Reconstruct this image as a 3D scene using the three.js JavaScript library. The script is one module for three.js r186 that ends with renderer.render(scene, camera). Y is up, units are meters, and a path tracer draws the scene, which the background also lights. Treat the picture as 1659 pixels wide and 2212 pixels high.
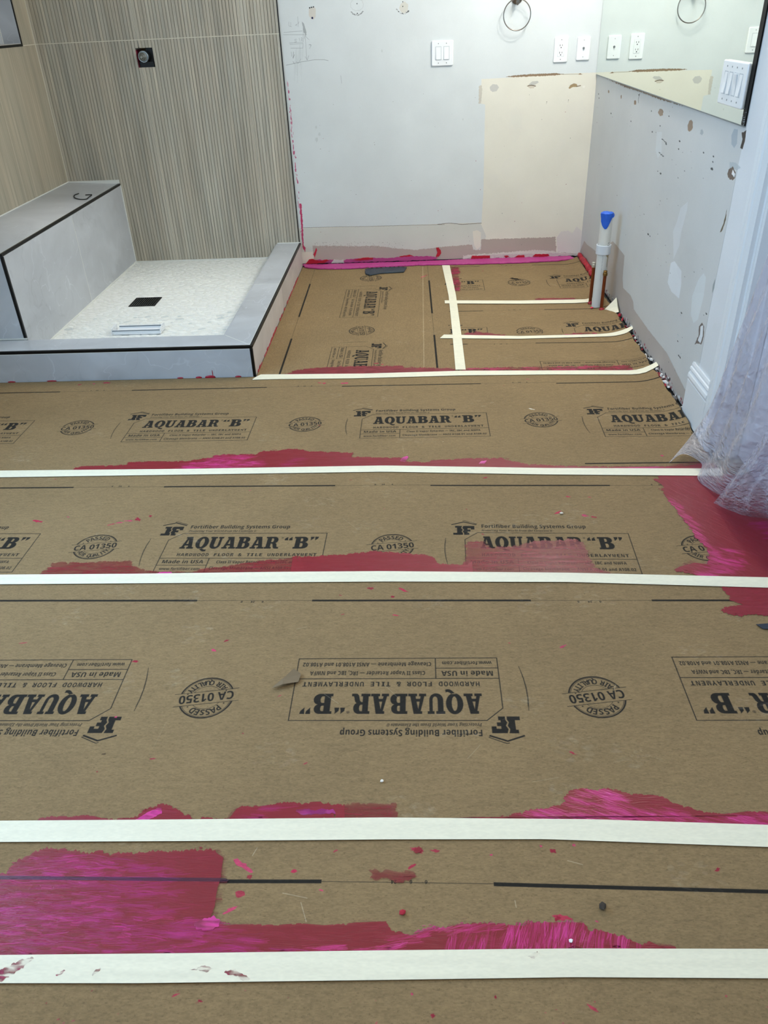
import * as THREE from 'three';
import { RectAreaLightUniformsLib } from 'three/addons/lights/RectAreaLightUniformsLib.js';
import { RoundedBoxGeometry } from 'three/addons/geometries/RoundedBoxGeometry.js';
import { mergeGeometries } from 'three/addons/utils/BufferGeometryUtils.js';

// ---------------------------------------------------------------- camera, light, exposure
const scene = new THREE.Scene();
const FOCAL = 1687, CX = 829.5, CY = 1106, EYE = 1.40;            // pixels of the 1659 x 2212 frame, metres
const AX = new THREE.Vector3(0.99883572, -0.03792815, -0.02981027);   // camera's right, up and back in the room
const AY = new THREE.Vector3(0.01578028, 0.84083236, -0.54106554);
const AZ = new THREE.Vector3(0.04558706, 0.53996518, 0.84045192);
const camera = new THREE.PerspectiveCamera(2 * Math.atan(1106 / FOCAL) * 180 / Math.PI, 1659 / 2212, 0.05, 60);
camera.position.set(0, EYE, 0);
camera.quaternion.setFromRotationMatrix(new THREE.Matrix4().makeBasis(AX, AY, AZ));
scene.background = new THREE.Color(0.55, 0.72, 1.0);              // clear daylight outside the window
const renderer = new THREE.WebGLRenderer({ antialias: true });
renderer.toneMapping = THREE.LinearToneMapping;
renderer.toneMappingExposure = 0.90;
renderer.shadowMap.enabled = true;
RectAreaLightUniformsLib.init();
const DAY = new THREE.Color(0.46, 0.71, 1.0), WARM = new THREE.Color(1.0, 0.965, 0.91);
const WINDOW_POWER = 13.0, VANITY_POWER = 1.6, CEILING_FILL_POWER = 5.0, SHOWER_FILL_POWER = 4.6;
const windowLight = new THREE.RectAreaLight(DAY, WINDOW_POWER, 1.36, 1.06);
windowLight.position.set(-2.15, 1.50, -1.75); windowLight.lookAt(1.0, 1.50, -1.75); scene.add(windowLight);

// ---------------------------------------------------------------- room measures
const ZB = -5.21, XR = 1.066, XL = -2.18, TOP = 2.44, ZF = 1.4;
const TILE_Z = -5.20;                                              // face of the ribbed tiles

// pixel of the photograph -> point on a known plane of the room
function ray(px, py) {
  return new THREE.Vector3().addScaledVector(AX, (px - CX) / FOCAL).addScaledVector(AY, -(py - CY) / FOCAL).addScaledVector(AZ, -1);
}
const eye = new THREE.Vector3(0, EYE, 0);
const fl = (px, py, y = 0) => { const d = ray(px, py); return eye.clone().addScaledVector(d, (y - EYE) / d.y); };
const onZ = (px, py, z = ZB) => { const d = ray(px, py); return eye.clone().addScaledVector(d, z / d.z); };
const onX = (px, py, x = XR) => { const d = ray(px, py); return eye.clone().addScaledVector(d, x / d.x); };

// ---------------------------------------------------------------- helpers
let seed = 12345;
const rnd = () => { seed = (seed * 1664525 + 1013904223) >>> 0; return seed / 4294967296; };
const rr = (a, b) => a + (b - a) * rnd();
const hash = (x, y) => { let h = (x * 374761393 + y * 668265263) | 0; h = Math.imul(h ^ (h >>> 13), 1274126177); return ((h ^ (h >>> 16)) >>> 0) / 4294967296; };
function vnoise(x, y) {
  const xi = Math.floor(x), yi = Math.floor(y), fx = x - xi, fy = y - yi, u = fx * fx * (3 - 2 * fx), v = fy * fy * (3 - 2 * fy);
  return (hash(xi, yi) * (1 - u) + hash(xi + 1, yi) * u) * (1 - v) + (hash(xi, yi + 1) * (1 - u) + hash(xi + 1, yi + 1) * u) * v;
}
const fbm = (x, y, o = 4) => { let s = 0, a = 0.5; for (let i = 0; i < o; i++) { s += a * vnoise(x, y); x = x * 2.03 + 17.1; y = y * 2.03 + 9.7; a *= 0.5; } return s; };
const taken = new Map();
function numbered(name) { const n = taken.get(name) ?? 0; taken.set(name, n + 1); return n ? name + '_' + String(n).padStart(3, '0') : name; }
function tag(o, label, category, group, kind) {
  o.userData.label = label; o.userData.category = category;
  if (group) o.userData.group = group;
  if (kind) o.userData.kind = kind;
  return o;
}
function shade(o) { o.traverse((m) => { if (m.isMesh) { m.castShadow = true; m.receiveShadow = true; } }); return o; }
function mesh(name, geo, mat, parent = scene) {
  const m = new THREE.Mesh(geo, mat); m.name = parent === scene ? numbered(name) : name; m.castShadow = m.receiveShadow = true; parent.add(m); return m;
}
function thing(name, label, category, group, kind) {
  const g = new THREE.Group(); g.name = numbered(name); scene.add(g); return tag(g, label, category, group, kind);
}
// texture coordinates in metres, taken from the plane each face looks along
function metreUV(geo, du = 0, dv = 0) {
  const g = geo.index ? geo.toNonIndexed() : geo, p = g.attributes.position, uv = new Float32Array(p.count * 2);
  const a = new THREE.Vector3(), b = new THREE.Vector3(), c = new THREE.Vector3(), n = new THREE.Vector3();
  for (let i = 0; i < p.count; i += 3) {
    a.fromBufferAttribute(p, i); b.fromBufferAttribute(p, i + 1); c.fromBufferAttribute(p, i + 2);
    n.crossVectors(b.clone().sub(a), c.clone().sub(a));
    const ax = Math.abs(n.x), ay = Math.abs(n.y), az = Math.abs(n.z);
    [a, b, c].forEach((q, k) => {
      const [u, v] = ax >= ay && ax >= az ? [-q.z, q.y] : ay >= az ? [q.x, -q.z] : [q.x, q.y];
      uv[(i + k) * 2] = u + du; uv[(i + k) * 2 + 1] = v + dv;
    });
  }
  g.setAttribute('uv', new THREE.BufferAttribute(uv, 2));
  return g;
}
function box(x0, x1, y0, y1, z0, z1, du = 0, dv = 0) {
  const g = new THREE.BoxGeometry(Math.abs(x1 - x0), Math.abs(y1 - y0), Math.abs(z1 - z0));
  g.translate((x0 + x1) / 2, (y0 + y1) / 2, (z0 + z1) / 2);
  return metreUV(g, du, dv);
}
function rbox(x0, x1, y0, y1, z0, z1, r = 0.0015) {
  const g = new RoundedBoxGeometry(Math.abs(x1 - x0), Math.abs(y1 - y0), Math.abs(z1 - z0), 2, r);
  g.translate((x0 + x1) / 2, (y0 + y1) / 2, (z0 + z1) / 2);
  return g;
}
function cyl(r0, r1, h, n = 24) { return new THREE.CylinderGeometry(r1, r0, h, n); }
function canvasOf(w, h) { const c = document.createElement('canvas'); c.width = w; c.height = h; return c; }
function texOf(c, srgb = true, wrap = THREE.RepeatWrapping) {
  const t = new THREE.CanvasTexture(c); if (srgb) t.colorSpace = THREE.SRGBColorSpace;
  t.wrapS = t.wrapT = wrap; t.magFilter = THREE.LinearFilter; return t;
}
function pixelTex(w, h, fn, srgb = true) {
  const d = new Uint8Array(w * h * 4);
  for (let y = 0; y < h; y++) for (let x = 0; x < w; x++) { const o = fn(x, y), i = (y * w + x) * 4; d[i] = o[0]; d[i + 1] = o[1]; d[i + 2] = o[2]; d[i + 3] = o[3] ?? 255; }
  const t = new THREE.DataTexture(d, w, h); t.wrapS = t.wrapT = THREE.RepeatWrapping; t.magFilter = THREE.LinearFilter;
  if (srgb) t.colorSpace = THREE.SRGBColorSpace; t.needsUpdate = true; return t;
}
// noise that closes on itself over n cells
function tileNoise(x, y, nx, ny) {
  const xi = Math.floor(x), yi = Math.floor(y), fx = x - xi, fy = y - yi, u = fx * fx * (3 - 2 * fx), v = fy * fy * (3 - 2 * fy);
  const m = (a, n) => ((a % n) + n) % n, h = (a, b) => hash(m(a, nx) + nx * 7, m(b, ny) + ny * 13);
  return (h(xi, yi) * (1 - u) + h(xi + 1, yi) * u) * (1 - v) + (h(xi, yi + 1) * (1 - u) + h(xi + 1, yi + 1) * u) * v;
}
function tileFbm(u, v, nx, ny, o = 4) { let s = 0, a = 0.5, n = 0; for (let i = 0; i < o; i++) { s += a * tileNoise(u * nx, v * ny, nx, ny); n += a; nx *= 2; ny *= 2; a *= 0.5; } return s / n; }
const std = (o) => new THREE.MeshStandardMaterial(o);
const phy = (o) => new THREE.MeshPhysicalMaterial(o);

// ---------------------------------------------------------------- shared textures and materials
const rep = (t, sx, sy = sx, ox = 0, oy = 0) => { const c = t.clone(); c.repeat.set(sx, sy); c.offset.set(ox, oy); c.needsUpdate = true; return c; };
const grainBump = pixelTex(512, 512, (x, y) => { const v = 255 * (0.6 * tileFbm(x / 512, y / 512, 8, 8, 5) + 0.4 * tileFbm(x / 512, y / 512, 64, 64, 2)); return [v, v, v]; }, false);
const marbleTex = pixelTex(1024, 1024, (x, y) => {
  const u = x / 1024, v = y / 1024, w = tileFbm(u, v, 3, 3, 5), w2 = tileFbm(u, v, 5, 5, 4);
  let g = 0.88 + 0.14 * (tileFbm(u + 0.15 * w, v + 0.3 * w2, 3, 6, 5) - 0.5) * 2 * 0.6;
  const r1 = Math.abs(tileFbm(u + 0.2 * w, v + 0.25 * w2, 4, 4, 5) - 0.5), r2 = Math.abs(tileFbm(u + 0.3 * w2, v + 0.1 * w, 6, 3, 5) - 0.47);
  g += 0.10 * Math.max(0, 1 - r1 / 0.006) * tileNoise(u * 6, v * 6, 6, 6); g -= 0.05 * Math.max(0, 1 - r2 / 0.012) * tileNoise(u * 5, v * 5, 5, 5);
  g = Math.min(1, g) * 240; return [g * 0.985, g * 0.99, g];
});
const woodTex = pixelTex(1024, 1024, (x, y) => {
  const u = x / 1024, v = y / 1024, warp = tileFbm(u, v, 4, 3, 3) * 0.02;
  const a = tileFbm(u + warp, v, 180, 4, 3), b = tileFbm(u + warp, v, 34, 3, 3), c = tileFbm(u, v, 7, 2, 3);
  const g = 0.86 + 0.18 * (a - 0.5) + 0.13 * (b - 0.5) + 0.09 * (c - 0.5), r = tileFbm(u, v, 3, 2, 3) - 0.5;
  return [Math.min(255, 240 * g + 10 * r), Math.min(255, 231 * g), Math.min(255, 212 * g - 6 * r)];
});
const M = {
  marble: phy({ map: rep(marbleTex, 1 / 1.1), roughness: 0.32, color: 0xe6eaee, specularIntensity: 0.8 }),
  marblePale: phy({ map: rep(marbleTex, 1 / 0.9, 1 / 0.9, 0.3, 0.4), roughness: 0.45, color: 0xf2e9e2 }),
  wood: std({ map: rep(woodTex, 1 / 0.62, 1 / 1.25), roughness: 0.55, color: 0xd6d3cb }),
  ribbed: std({ map: rep(woodTex, 1 / 0.62, 1 / 1.25, 0.37, 0.1), roughness: 0.6, vertexColors: true }),
  grout: std({ color: 0xdedacb, roughness: 0.9, bumpMap: rep(grainBump, 12), bumpScale: 0.0006 }),
  whiteGrout: std({ color: 0xe2e4df, roughness: 0.85, bumpMap: rep(grainBump, 10), bumpScale: 0.001 }),
  black: phy({ color: 0x0b0c0d, roughness: 0.35, metalness: 0.4 }),
  blackMatte: std({ color: 0x131312, roughness: 0.8 }),
  plastic: phy({ color: 0xf3f5f6, roughness: 0.28, clearcoat: 0.3 }),
  slot: std({ color: 0x26272a, roughness: 0.8 }),
  screw: phy({ color: 0x9a9d9f, roughness: 0.4, metalness: 0.7 }),
  nickel: phy({ color: 0x8c8680, roughness: 0.28, metalness: 1 }),
  chrome: phy({ color: 0xb9bfc0, roughness: 0.25, metalness: 1 }),
  paintWhite: phy({ color: 0xe9edf0, roughness: 0.38, bumpMap: rep(grainBump, 4), bumpScale: 0.0004 }),
  plainWall: std({ color: 0xe6e6e0, roughness: 0.9 }),
  ceiling: std({ color: 0xeceae4, roughness: 0.95 }),
  slab: std({ color: 0x3a3c3c, roughness: 0.95, bumpMap: rep(grainBump, 5), bumpScale: 0.004 }),
  copper: phy({ color: 0x8a4a2b, roughness: 0.42, metalness: 0.85 }),
  brass: phy({ color: 0x8a6a3a, roughness: 0.45, metalness: 0.85 }),
};

// ================================================================ STRUCTURE
function structure(o) { o.userData.kind = 'structure'; return o; }
const label = (o, l, c) => tag(o, l, c);

// floor slab
label(structure(mesh('floor', box(XL - 0.12, XR + 0.9, -0.12, 0, ZB - 0.12, ZF + 0.12), M.slab)), 'dark concrete floor slab showing along the wall edges', 'floor');
label(structure(mesh('ceiling', box(XL - 0.3, XR + 0.9, TOP, TOP + 0.1, ZB - 0.12, ZF + 0.12), M.ceiling)), 'plain white ceiling above the room', 'ceiling');
label(structure(mesh('wall_front', box(XL - 0.3, XR + 0.9, 0, TOP, ZF, ZF + 0.1), M.plainWall)), 'plain white wall behind the viewpoint', 'wall');

// ---- painted drywall faces: a canvas laid out in metres over the wall plane
function wallCanvas(u0, u1, v0, v1, w, base, at) {
  const s = w / (u1 - u0), h = Math.round((v1 - v0) * s), c = canvasOf(w, h), x = c.getContext('2d');
  const b = canvasOf(w, h), y = b.getContext('2d');
  x.fillStyle = base; x.fillRect(0, 0, w, h); y.fillStyle = '#808080'; y.fillRect(0, 0, w, h);
  const C = (u, v) => [(u - u0) * s, (v1 - v) * s], P = (px, py) => C(...at(px, py));
  const trace = (ctx, pts, close = true, jag = 0) => {
    ctx.beginPath();
    const q = pts.map((p) => P(p[0], p[1]));
    const n = q.length;
    for (let i = 0; i < (close ? n : n - 1); i++) {
      const a = q[i], d = q[(i + 1) % n], len = Math.hypot(d[0] - a[0], d[1] - a[1]), k = jag ? Math.max(1, Math.round(len / 5)) : 1;
      for (let j = 0; j < k; j++) {
        const t = j / k, X = a[0] + (d[0] - a[0]) * t + (j ? (rnd() - 0.5) * jag * s * 2 : 0), Y = a[1] + (d[1] - a[1]) * t + (j ? (rnd() - 0.5) * jag * s * 2 : 0);
        if (i === 0 && j === 0) ctx.moveTo(X, Y); else ctx.lineTo(X, Y);
      }
    }
    if (close) ctx.closePath(); else ctx.lineTo(...q[n - 1]);
  };
  const self = {
    ku: 1, c, b, x, y, s, C, P,
    poly(pts, fill, { jag = 0, height = null, alpha = 1 } = {}) {
      x.globalAlpha = alpha; x.fillStyle = fill; const keep = seed; trace(x, pts, true, jag); x.fill(); x.globalAlpha = 1;
      if (height !== null) { seed = keep; y.fillStyle = height; trace(y, pts, true, jag); y.fill(); }
    },
    line(pts, stroke, width, { alpha = 1, jag = 0, height = null } = {}) {
      x.globalAlpha = alpha; x.strokeStyle = stroke; x.lineWidth = width * s; x.lineCap = 'round'; x.lineJoin = 'round'; const keep = seed; trace(x, pts, false, jag); x.stroke(); x.globalAlpha = 1;
      if (height) { seed = keep; y.strokeStyle = height; y.lineWidth = width * s; y.lineCap = 'round'; trace(y, pts, false, jag); y.stroke(); }
    },
    blob(px, py, r, fill, { alpha = 1, height = null, ry = r } = {}) {
      const [X, Y] = P(px, py); const n = 12; const k = Array.from({ length: n }, () => rr(0.72, 1.2));
      for (const [ctx, f] of [[x, fill], [y, height]]) {
        if (!f) continue; ctx.globalAlpha = ctx === x ? alpha : 1; ctx.fillStyle = f; ctx.beginPath();
        for (let i = 0; i <= n; i++) { const a = i / n * Math.PI * 2; ctx.lineTo(X + Math.cos(a) * r * s * self.ku * k[i % n], Y + Math.sin(a) * ry * s * k[i % n]); }
        ctx.fill(); ctx.globalAlpha = 1;
      }
    },
    mottle(amount, fine) {
      const d = x.getImageData(0, 0, w, h);
      for (let j = 0; j < h; j++) for (let i = 0; i < w; i++) {
        const o = (j * w + i) * 4, m = 1 + amount * (fbm(i * 0.006, j * 0.006, 4) - 0.47) + fine * (hash(i, j) - 0.5);
        for (let k = 0; k < 3; k++) d.data[o + k] = Math.max(0, Math.min(255, d.data[o + k] * m));
      }
      x.putImageData(d, 0, 0);
      const e = y.getImageData(0, 0, w, h);
      for (let j = 0; j < h; j++) for (let i = 0; i < w; i++) { const o = (j * w + i) * 4, m = 16 * (fbm(i * 0.09, j * 0.09, 3) - 0.45); for (let k = 0; k < 3; k++) e.data[o + k] = Math.max(0, Math.min(255, e.data[o + k] + m)); }
      y.putImageData(e, 0, 0);
    },
    material(bump, extra = {}) {
      const f = (t) => { t.repeat.set(1 / (u1 - u0), 1 / (v1 - v0)); t.offset.set(-u0 / (u1 - u0), -v0 / (v1 - v0)); return t; };
      return std({ map: f(texOf(c, true, THREE.ClampToEdgeWrapping)), bumpMap: f(texOf(b, false, THREE.ClampToEdgeWrapping)), bumpScale: bump, roughness: 0.75, ...extra });
    },
  };
  return self;
}

// ---- back wall
{
  const W = wallCanvas(-0.78, 1.08, 0, 1.62, 2048, '#d8dddd', (px, py) => { const p = onZ(px, py); return [p.x, p.y]; });
  const BEIGE = '#e4e0d2', PALE = '#d2d2c9', PRIMER = '#b3a69b', MUD = '#dcd5d0', TORN = '#8f785f';
  // old unpainted field: upper right panel and the strip above the floor
  W.poly([[1040, 171], [1090, 168], [1200, 160], [1305, 156], [1270, 560], [1230, 590], [640, 600], [640, 493], [800, 489], [1040, 481], [1044, 420], [1048, 226], [1038, 224]], BEIGE, { jag: 0.0008, height: '#6c6c6c' });
  W.poly([[640, 494], [800, 490], [1038, 482], [1050, 510], [1040, 540], [900, 545], [800, 540], [640, 545]], PALE, { jag: 0.001, height: '#6c6c6c' });
  W.line([[655, 492], [800, 489], [920, 486], [960, 485]], '#8b857b', 0.0022, { jag: 0.0006, height: '#303030' });
  W.line([[945, 485], [970, 482], [1000, 485], [1040, 482]], '#7b7368', 0.003, { jag: 0.001, height: '#202020' });
  // bare primer along the removed baseboard
  W.poly([[675, 531], [720, 531], [760, 532], [810, 531], [850, 536], [900, 540], [960, 533], [1020, 528], [1022, 540], [1038, 540], [1040, 517], [1120, 515], [1200, 512], [1202, 545], [1230, 552], [1232, 590], [655, 600], [690, 572], [678, 560]], PRIMER, { jag: 0.003, height: '#606060' });
  for (let i = 0; i < 260; i++) W.blob(rr(680, 870), 526 + rr(-4, 10), rr(0.0006, 0.0022), rnd() < 0.5 ? '#8d8378' : PALE, { alpha: 0.9 });
  W.poly([[1021, 500], [1030, 497], [1039, 502], [1038, 533], [1030, 539], [1024, 530]], '#e3ddcf', { jag: 0.0012 });
  // joint compound near the corner
  W.poly([[1202, 514], [1212, 500], [1228, 498], [1236, 505], [1246, 489], [1258, 500], [1262, 560], [1205, 566], [1204, 540]], MUD, { jag: 0.003, height: '#a0a0a0' });
  W.poly([[1090, 545], [1160, 540], [1255, 548], [1258, 566], [1000, 572], [1000, 552]], '#cfc4bd', { jag: 0.004, height: '#a8a8a8' });
  for (let i = 0; i < 40; i++) W.blob(rr(1180, 1258), rr(545, 562), rr(0.002, 0.007), ['#efe9e6', '#8a7c78', '#bfb3ad'][i % 3], { height: ['#d0d0d0', '#303030', '#909090'][i % 3], ry: rr(0.0015, 0.004) });
  // torn paper line and gouges of the old backsplash
  W.poly([[1092, 166], [1110, 163], [1150, 160], [1180, 159], [1200, 158], [1218, 160], [1200, 163], [1150, 165], [1110, 167]], TORN, { jag: 0.0016, height: '#303030' });
  W.line([[1215, 161], [1250, 160]], '#a39a8c', 0.002, { height: '#404040' });
  W.poly([[1249, 161], [1253, 158], [1259, 161]], TORN, { jag: 0.001 });
  W.poly([[1058, 188], [1064, 182], [1074, 183], [1078, 189], [1073, 197], [1064, 199], [1059, 195]], '#c4c2bb', { jag: 0.0012 });
  W.poly([[1142, 182], [1150, 176], [1162, 175], [1164, 178], [1156, 183], [1146, 185]], '#c2c0b8', { jag: 0.001 });
  W.poly([[1137, 186], [1145, 183], [1157, 185], [1152, 191], [1145, 191]], '#cfc5b4', { jag: 0.001, height: '#202020' });
  W.line([[1140, 186], [1148, 184], [1157, 186]], '#6f5f4e', 0.004, { jag: 0.001 });
  W.poly([[1228, 190], [1232, 184], [1240, 180], [1246, 182], [1248, 187], [1238, 188], [1230, 192]], '#a38b67', { jag: 0.001, height: '#202020' });
  W.line([[1245, 187], [1254, 185]], '#7d6b52', 0.0045);
  W.blob(1261, 188, 0.007, '#ece8dd');
  for (const [px, py] of [[1181, 220], [1228, 216]]) { W.blob(px, py, 0.002, '#2f2c28', { height: '#101010' }); W.line([[px, py], [px - 1, py + 5]], '#8a8272', 0.001); }
  W.poly([[1035, 186], [1041, 184], [1042, 195], [1039, 224], [1034, 224]], '#c9c4b8', { jag: 0.002, height: '#b0b0b0' });
  // marks of removed fixtures, pencil notes, scuffs
  W.poly([[667, 20], [670, 17], [680, 16], [682, 20], [682, 36], [678, 42], [671, 41], [667, 32]], '#d2cdc4', { jag: 0.0006 });
  for (const [px, py] of [[669, 17], [673, 16], [677, 15]]) W.blob(px, py, 0.0035, '#17181b', { height: '#101010' });
  W.blob(674.7, 39, 0.0055, '#171f4a');
  const arc = (px, py, r, a0, a1) => Array.from({ length: 12 }, (_, i) => { const a = a0 + (a1 - a0) * i / 11; return [px + Math.cos(a) * r, py + Math.sin(a) * r]; });
  W.line(arc(771, 10, 14, 0, 6.3), '#b9bcba', 0.002, { alpha: 0.7, jag: 0.002 });
  for (let i = 0; i < 90; i++) { const a = rr(0.5, 2.6); W.blob(771 + Math.cos(a) * rr(13, 16), 17 + Math.sin(a) * rr(14, 17), rr(0.0008, 0.002), '#6d7170', { alpha: 0.8 }); }
  W.poly([[866, 8], [874, 3], [882, 10], [881, 22], [874, 29], [866, 26], [862, 18]], '#d2d0c6', { jag: 0.001 });
  for (let i = 0; i < 34; i++) { const a = rr(0.2, 2.9); W.blob(871 + Math.cos(a) * rr(12, 15), 17 + Math.sin(a) * rr(11, 14), rr(0.001, 0.003), '#4c4d4c', { alpha: 0.85 }); }
  for (const [px, py] of [[771, 8], [772, 29], [870, 4], [870, 14]]) W.blob(px, py, 0.003, '#3c3d3e', { height: '#202020' });
  const pencil = (pts, w = 0.0014, a = 0.55) => W.line(pts, '#5b6063', w, { alpha: a });
  pencil([[613, 70], [653, 67]]); pencil([[612, 75], [662, 75]]); pencil([[655, 62], [655, 91], [625, 93]]); pencil([[626, 96], [655, 94], [654, 104], [628, 104]]);
  pencil([[659, 78], [663, 130]]); pencil([[659, 122], [664, 130], [667, 120]]); pencil([[657, 84], [659, 76], [664, 83]]);
  pencil([[643, 36], [644, 58]]); pencil([[618, 141], [650, 134], [680, 129], [700, 129], [709, 131]], 0.002); pencil([[736, 163], [738, 180]]);
  pencil([[667, 97], [672, 97], [669, 105]]); pencil(arc(668, 100, 0.1, 0, 1)); pencil([[672, 100], [671, 96], [668, 96]]);
  pencil([[641, 85], [637, 85], [637, 88], [640, 88], [640, 91], [636, 91]], 0.0014); pencil([[646, 82], [647, 88]], 0.0014); pencil([[650, 83], [652, 81], [653, 84], [650, 87], [654, 87]], 0.0014);
  pencil([[644, 52], [646, 47]], 0.0014); pencil([[638, 55], [641, 52], [640, 56]], 0.0014); pencil([[628, 48], [628, 57]], 0.0014, 0.4); pencil([[624, 47], [624, 56], [630, 58]], 0.0014, 0.4);
  pencil([[629, 112], [630, 122]], 0.0014, 0.6); pencil([[634, 112], [633, 126], [636, 118]], 0.002, 0.7); pencil([[633, 133], [636, 138]], 0.002, 0.6); pencil([[640, 133], [644, 137], [650, 127]], 0.0014, 0.5);
  W.poly([[652, 46], [657, 52], [662, 70], [661, 77], [656, 70]], '#7d8283', { alpha: 0.55, jag: 0.001 });
  W.poly([[664, 82], [670, 88], [665, 84]], '#7d8283', { alpha: 0.6 });
  for (let i = 0; i < 26; i++) { const px = rr(632, 656), py = rr(90, 140); W.line([[px, py], [px + rr(-1, 1), py + rr(20, 60)]], '#8f9696', rr(0.001, 0.004), { alpha: 0.10 }); }
  for (const [px, py, r] of [[683, 275, 0.006], [690, 290, 0.007], [684, 302, 0.008], [1000, 258, 0.004], [825, 110, 0.005]]) W.blob(px, py, r, '#aeb4b3', { alpha: 0.35, ry: r * 1.6 });
  for (let i = 0; i < 60; i++) W.blob(rr(640, 1240), rr(200, 540), rr(0.0008, 0.0022), rnd() < 0.8 ? '#6f6d68' : '#7a2230', { alpha: 0.8 });
  for (let i = 0; i < 34; i++) W.blob(rr(610, 1260), rr(0, 470), rr(0.02, 0.06), rnd() < 0.5 ? '#cfd6d6' : '#e6eaea', { alpha: 0.05, ry: rr(0.02, 0.09) });
  // crimson sealer smeared along the tile edge
  for (let i = 0; i < 60; i++) { const py = rr(180, 540), ex = 601.4 + (py - 10.8) * 0.0948; W.blob(ex + rr(2, 6), py, rr(0.001, 0.005), rnd() < 0.6 ? '#b8355f' : '#c9909d', { alpha: 0.8, ry: rr(0.003, 0.016) }); }
  W.poly([[647, 440], [651, 440], [654, 480], [656, 530], [660, 535], [659, 545], [654, 535], [651, 490]], '#c03a64', { jag: 0.002, height: '#909090' });
  W.poly([[683, 535], [685, 540], [680, 556], [677, 550], [681, 541]], '#c4223c', { jag: 0.001, height: '#a0a0a0' });
  W.mottle(0.05, 0.02);
  const wallMat = W.material(0.0022);
  const g = tag(new THREE.Group(), 'back wall, scarred painted drywall beside ribbed wood-look tile', 'wall'); g.name = 'wall_back'; scene.add(g); structure(g);
  const s = new THREE.Shape([[XL - 0.3, -0.01], [-0.762, -0.01], [-0.762, 0.014], [XR + 0.12, 0.014], [XR + 0.12, TOP], [XL - 0.3, TOP]].map((p) => new THREE.Vector2(...p)));
  const hole = new THREE.Path([[-1.606, 1.165], [-1.498, 1.165], [-1.498, 1.277], [-1.606, 1.277]].map((p) => new THREE.Vector2(...p))); s.holes.push(hole);
  const geo = new THREE.ExtrudeGeometry(s, { depth: 0.12, bevelEnabled: false }); geo.translate(0, 0, ZB - 0.12);
  mesh('drywall', geo, wallMat, g);
  mesh('cavity_back', box(-1.65, -1.46, 1.12, 1.32, ZB - 0.16, ZB - 0.12), std({ color: 0xb39a74, roughness: 0.9 }), g).userData.label = 'bare wooden framing inside the cut-out';

  // ribbed tiles: every tile a mesh of its own, its ribs modelled
  const HX0 = -1.600, HX1 = -1.506, HY0 = 1.173, HY1 = 1.271;
  function ribbedTile(x0, x1, y0, y1) {
    const pos = [], col = [], uv = [], pitch = 0.0190, n = Math.max(1, Math.round((x1 - x0) / pitch)), w = (x1 - x0) / n;
    const quad = (a, b, c, d, t) => { for (const q of [a, b, c, a, c, d]) { pos.push(...q); col.push(t[0], t[1], t[2]); uv.push(q[0], q[1]); } };
    for (let k = 0; k < n; k++) {
      const a = x0 + k * w, b = a + w, gv = 0.0019, be = 0.0011, dz = 0.0042, v = rr(0.70, 0.81), wm = rr(-0.02, 0.02), t = [v * (1 + wm), v, v * (0.99 - wm)], gr = [0.36, 0.345, 0.31];
      const spans = a < HX1 && b > HX0 && y0 < HY0 && y1 > HY1 ? [[y0, HY0], [HY1, y1]] : [[y0, y1]];
      for (const [p, q] of spans) {
        const Z = TILE_Z, z0 = Z - dz, zb = ZB + 0.0005;
        const prof = [[a, z0], [a + gv / 2, z0], [a + gv / 2 + be, Z], [b - gv / 2 - be, Z], [b - gv / 2, z0], [b, z0]];
        for (let i = 0; i < prof.length - 1; i++) { const [xa, za] = prof[i], [xb, zc] = prof[i + 1]; quad([xa, p, za], [xb, p, zc], [xb, q, zc], [xa, q, za], i === 0 || i === 4 ? gr : t); }
        for (const [e, f] of [[p, -1], [q, 1]]) for (let i = 0; i < prof.length - 1; i++) { const [xa, za] = prof[i], [xb, zc] = prof[i + 1]; if (f > 0) quad([xa, e, za], [xb, e, zc], [xb, e, zb], [xa, e, zb], gr); else quad([xa, e, zb], [xb, e, zb], [xb, e, zc], [xa, e, za], gr); }
      }
    }
    const gg = new THREE.BufferGeometry();
    gg.setAttribute('position', new THREE.Float32BufferAttribute(pos, 3)); gg.setAttribute('color', new THREE.Float32BufferAttribute(col, 3)); gg.setAttribute('uv', new THREE.Float32BufferAttribute(uv, 2));
    gg.computeVertexNormals(); return gg;
  }
  const cols = [[XL + 0.002, -1.581], [-1.578, -0.968], [-0.965, -0.7555]];
  for (const [y0, y1] of [[0.062, 1.310], [1.3135, TOP - 0.002]]) for (const [x0, x1] of cols) mesh('ribbed_tile', ribbedTile(x0, x1, y0, y1), M.ribbed, g);
  const gl = [box(XL, -0.756, 1.3095, 1.3140, ZB + 0.001, TILE_Z - 0.0008), box(XL - 0.001, XL + 0.004, 0.56, TOP, ZB + 0.001, TILE_Z + 0.0015)];
  for (const x of [-1.5795, -0.9665]) gl.push(box(x - 0.0015, x + 0.0015, 1.314, TOP, ZB + 0.001, TILE_Z - 0.001));
  gl.push(box(-1.5810, -1.5780, 0.062, HY0, ZB + 0.001, TILE_Z - 0.001), box(-0.9680, -0.965, 0.062, 1.31, ZB + 0.001, TILE_Z - 0.001));
  mesh('grout_lines', mergeGeometries(gl), M.grout, g);
  mesh('edge_trim', box(-0.7555, -0.7515, 0.001, TOP, ZB, TILE_Z + 0.002), M.black, g).userData.label = 'thin black metal edge trim';
}

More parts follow.
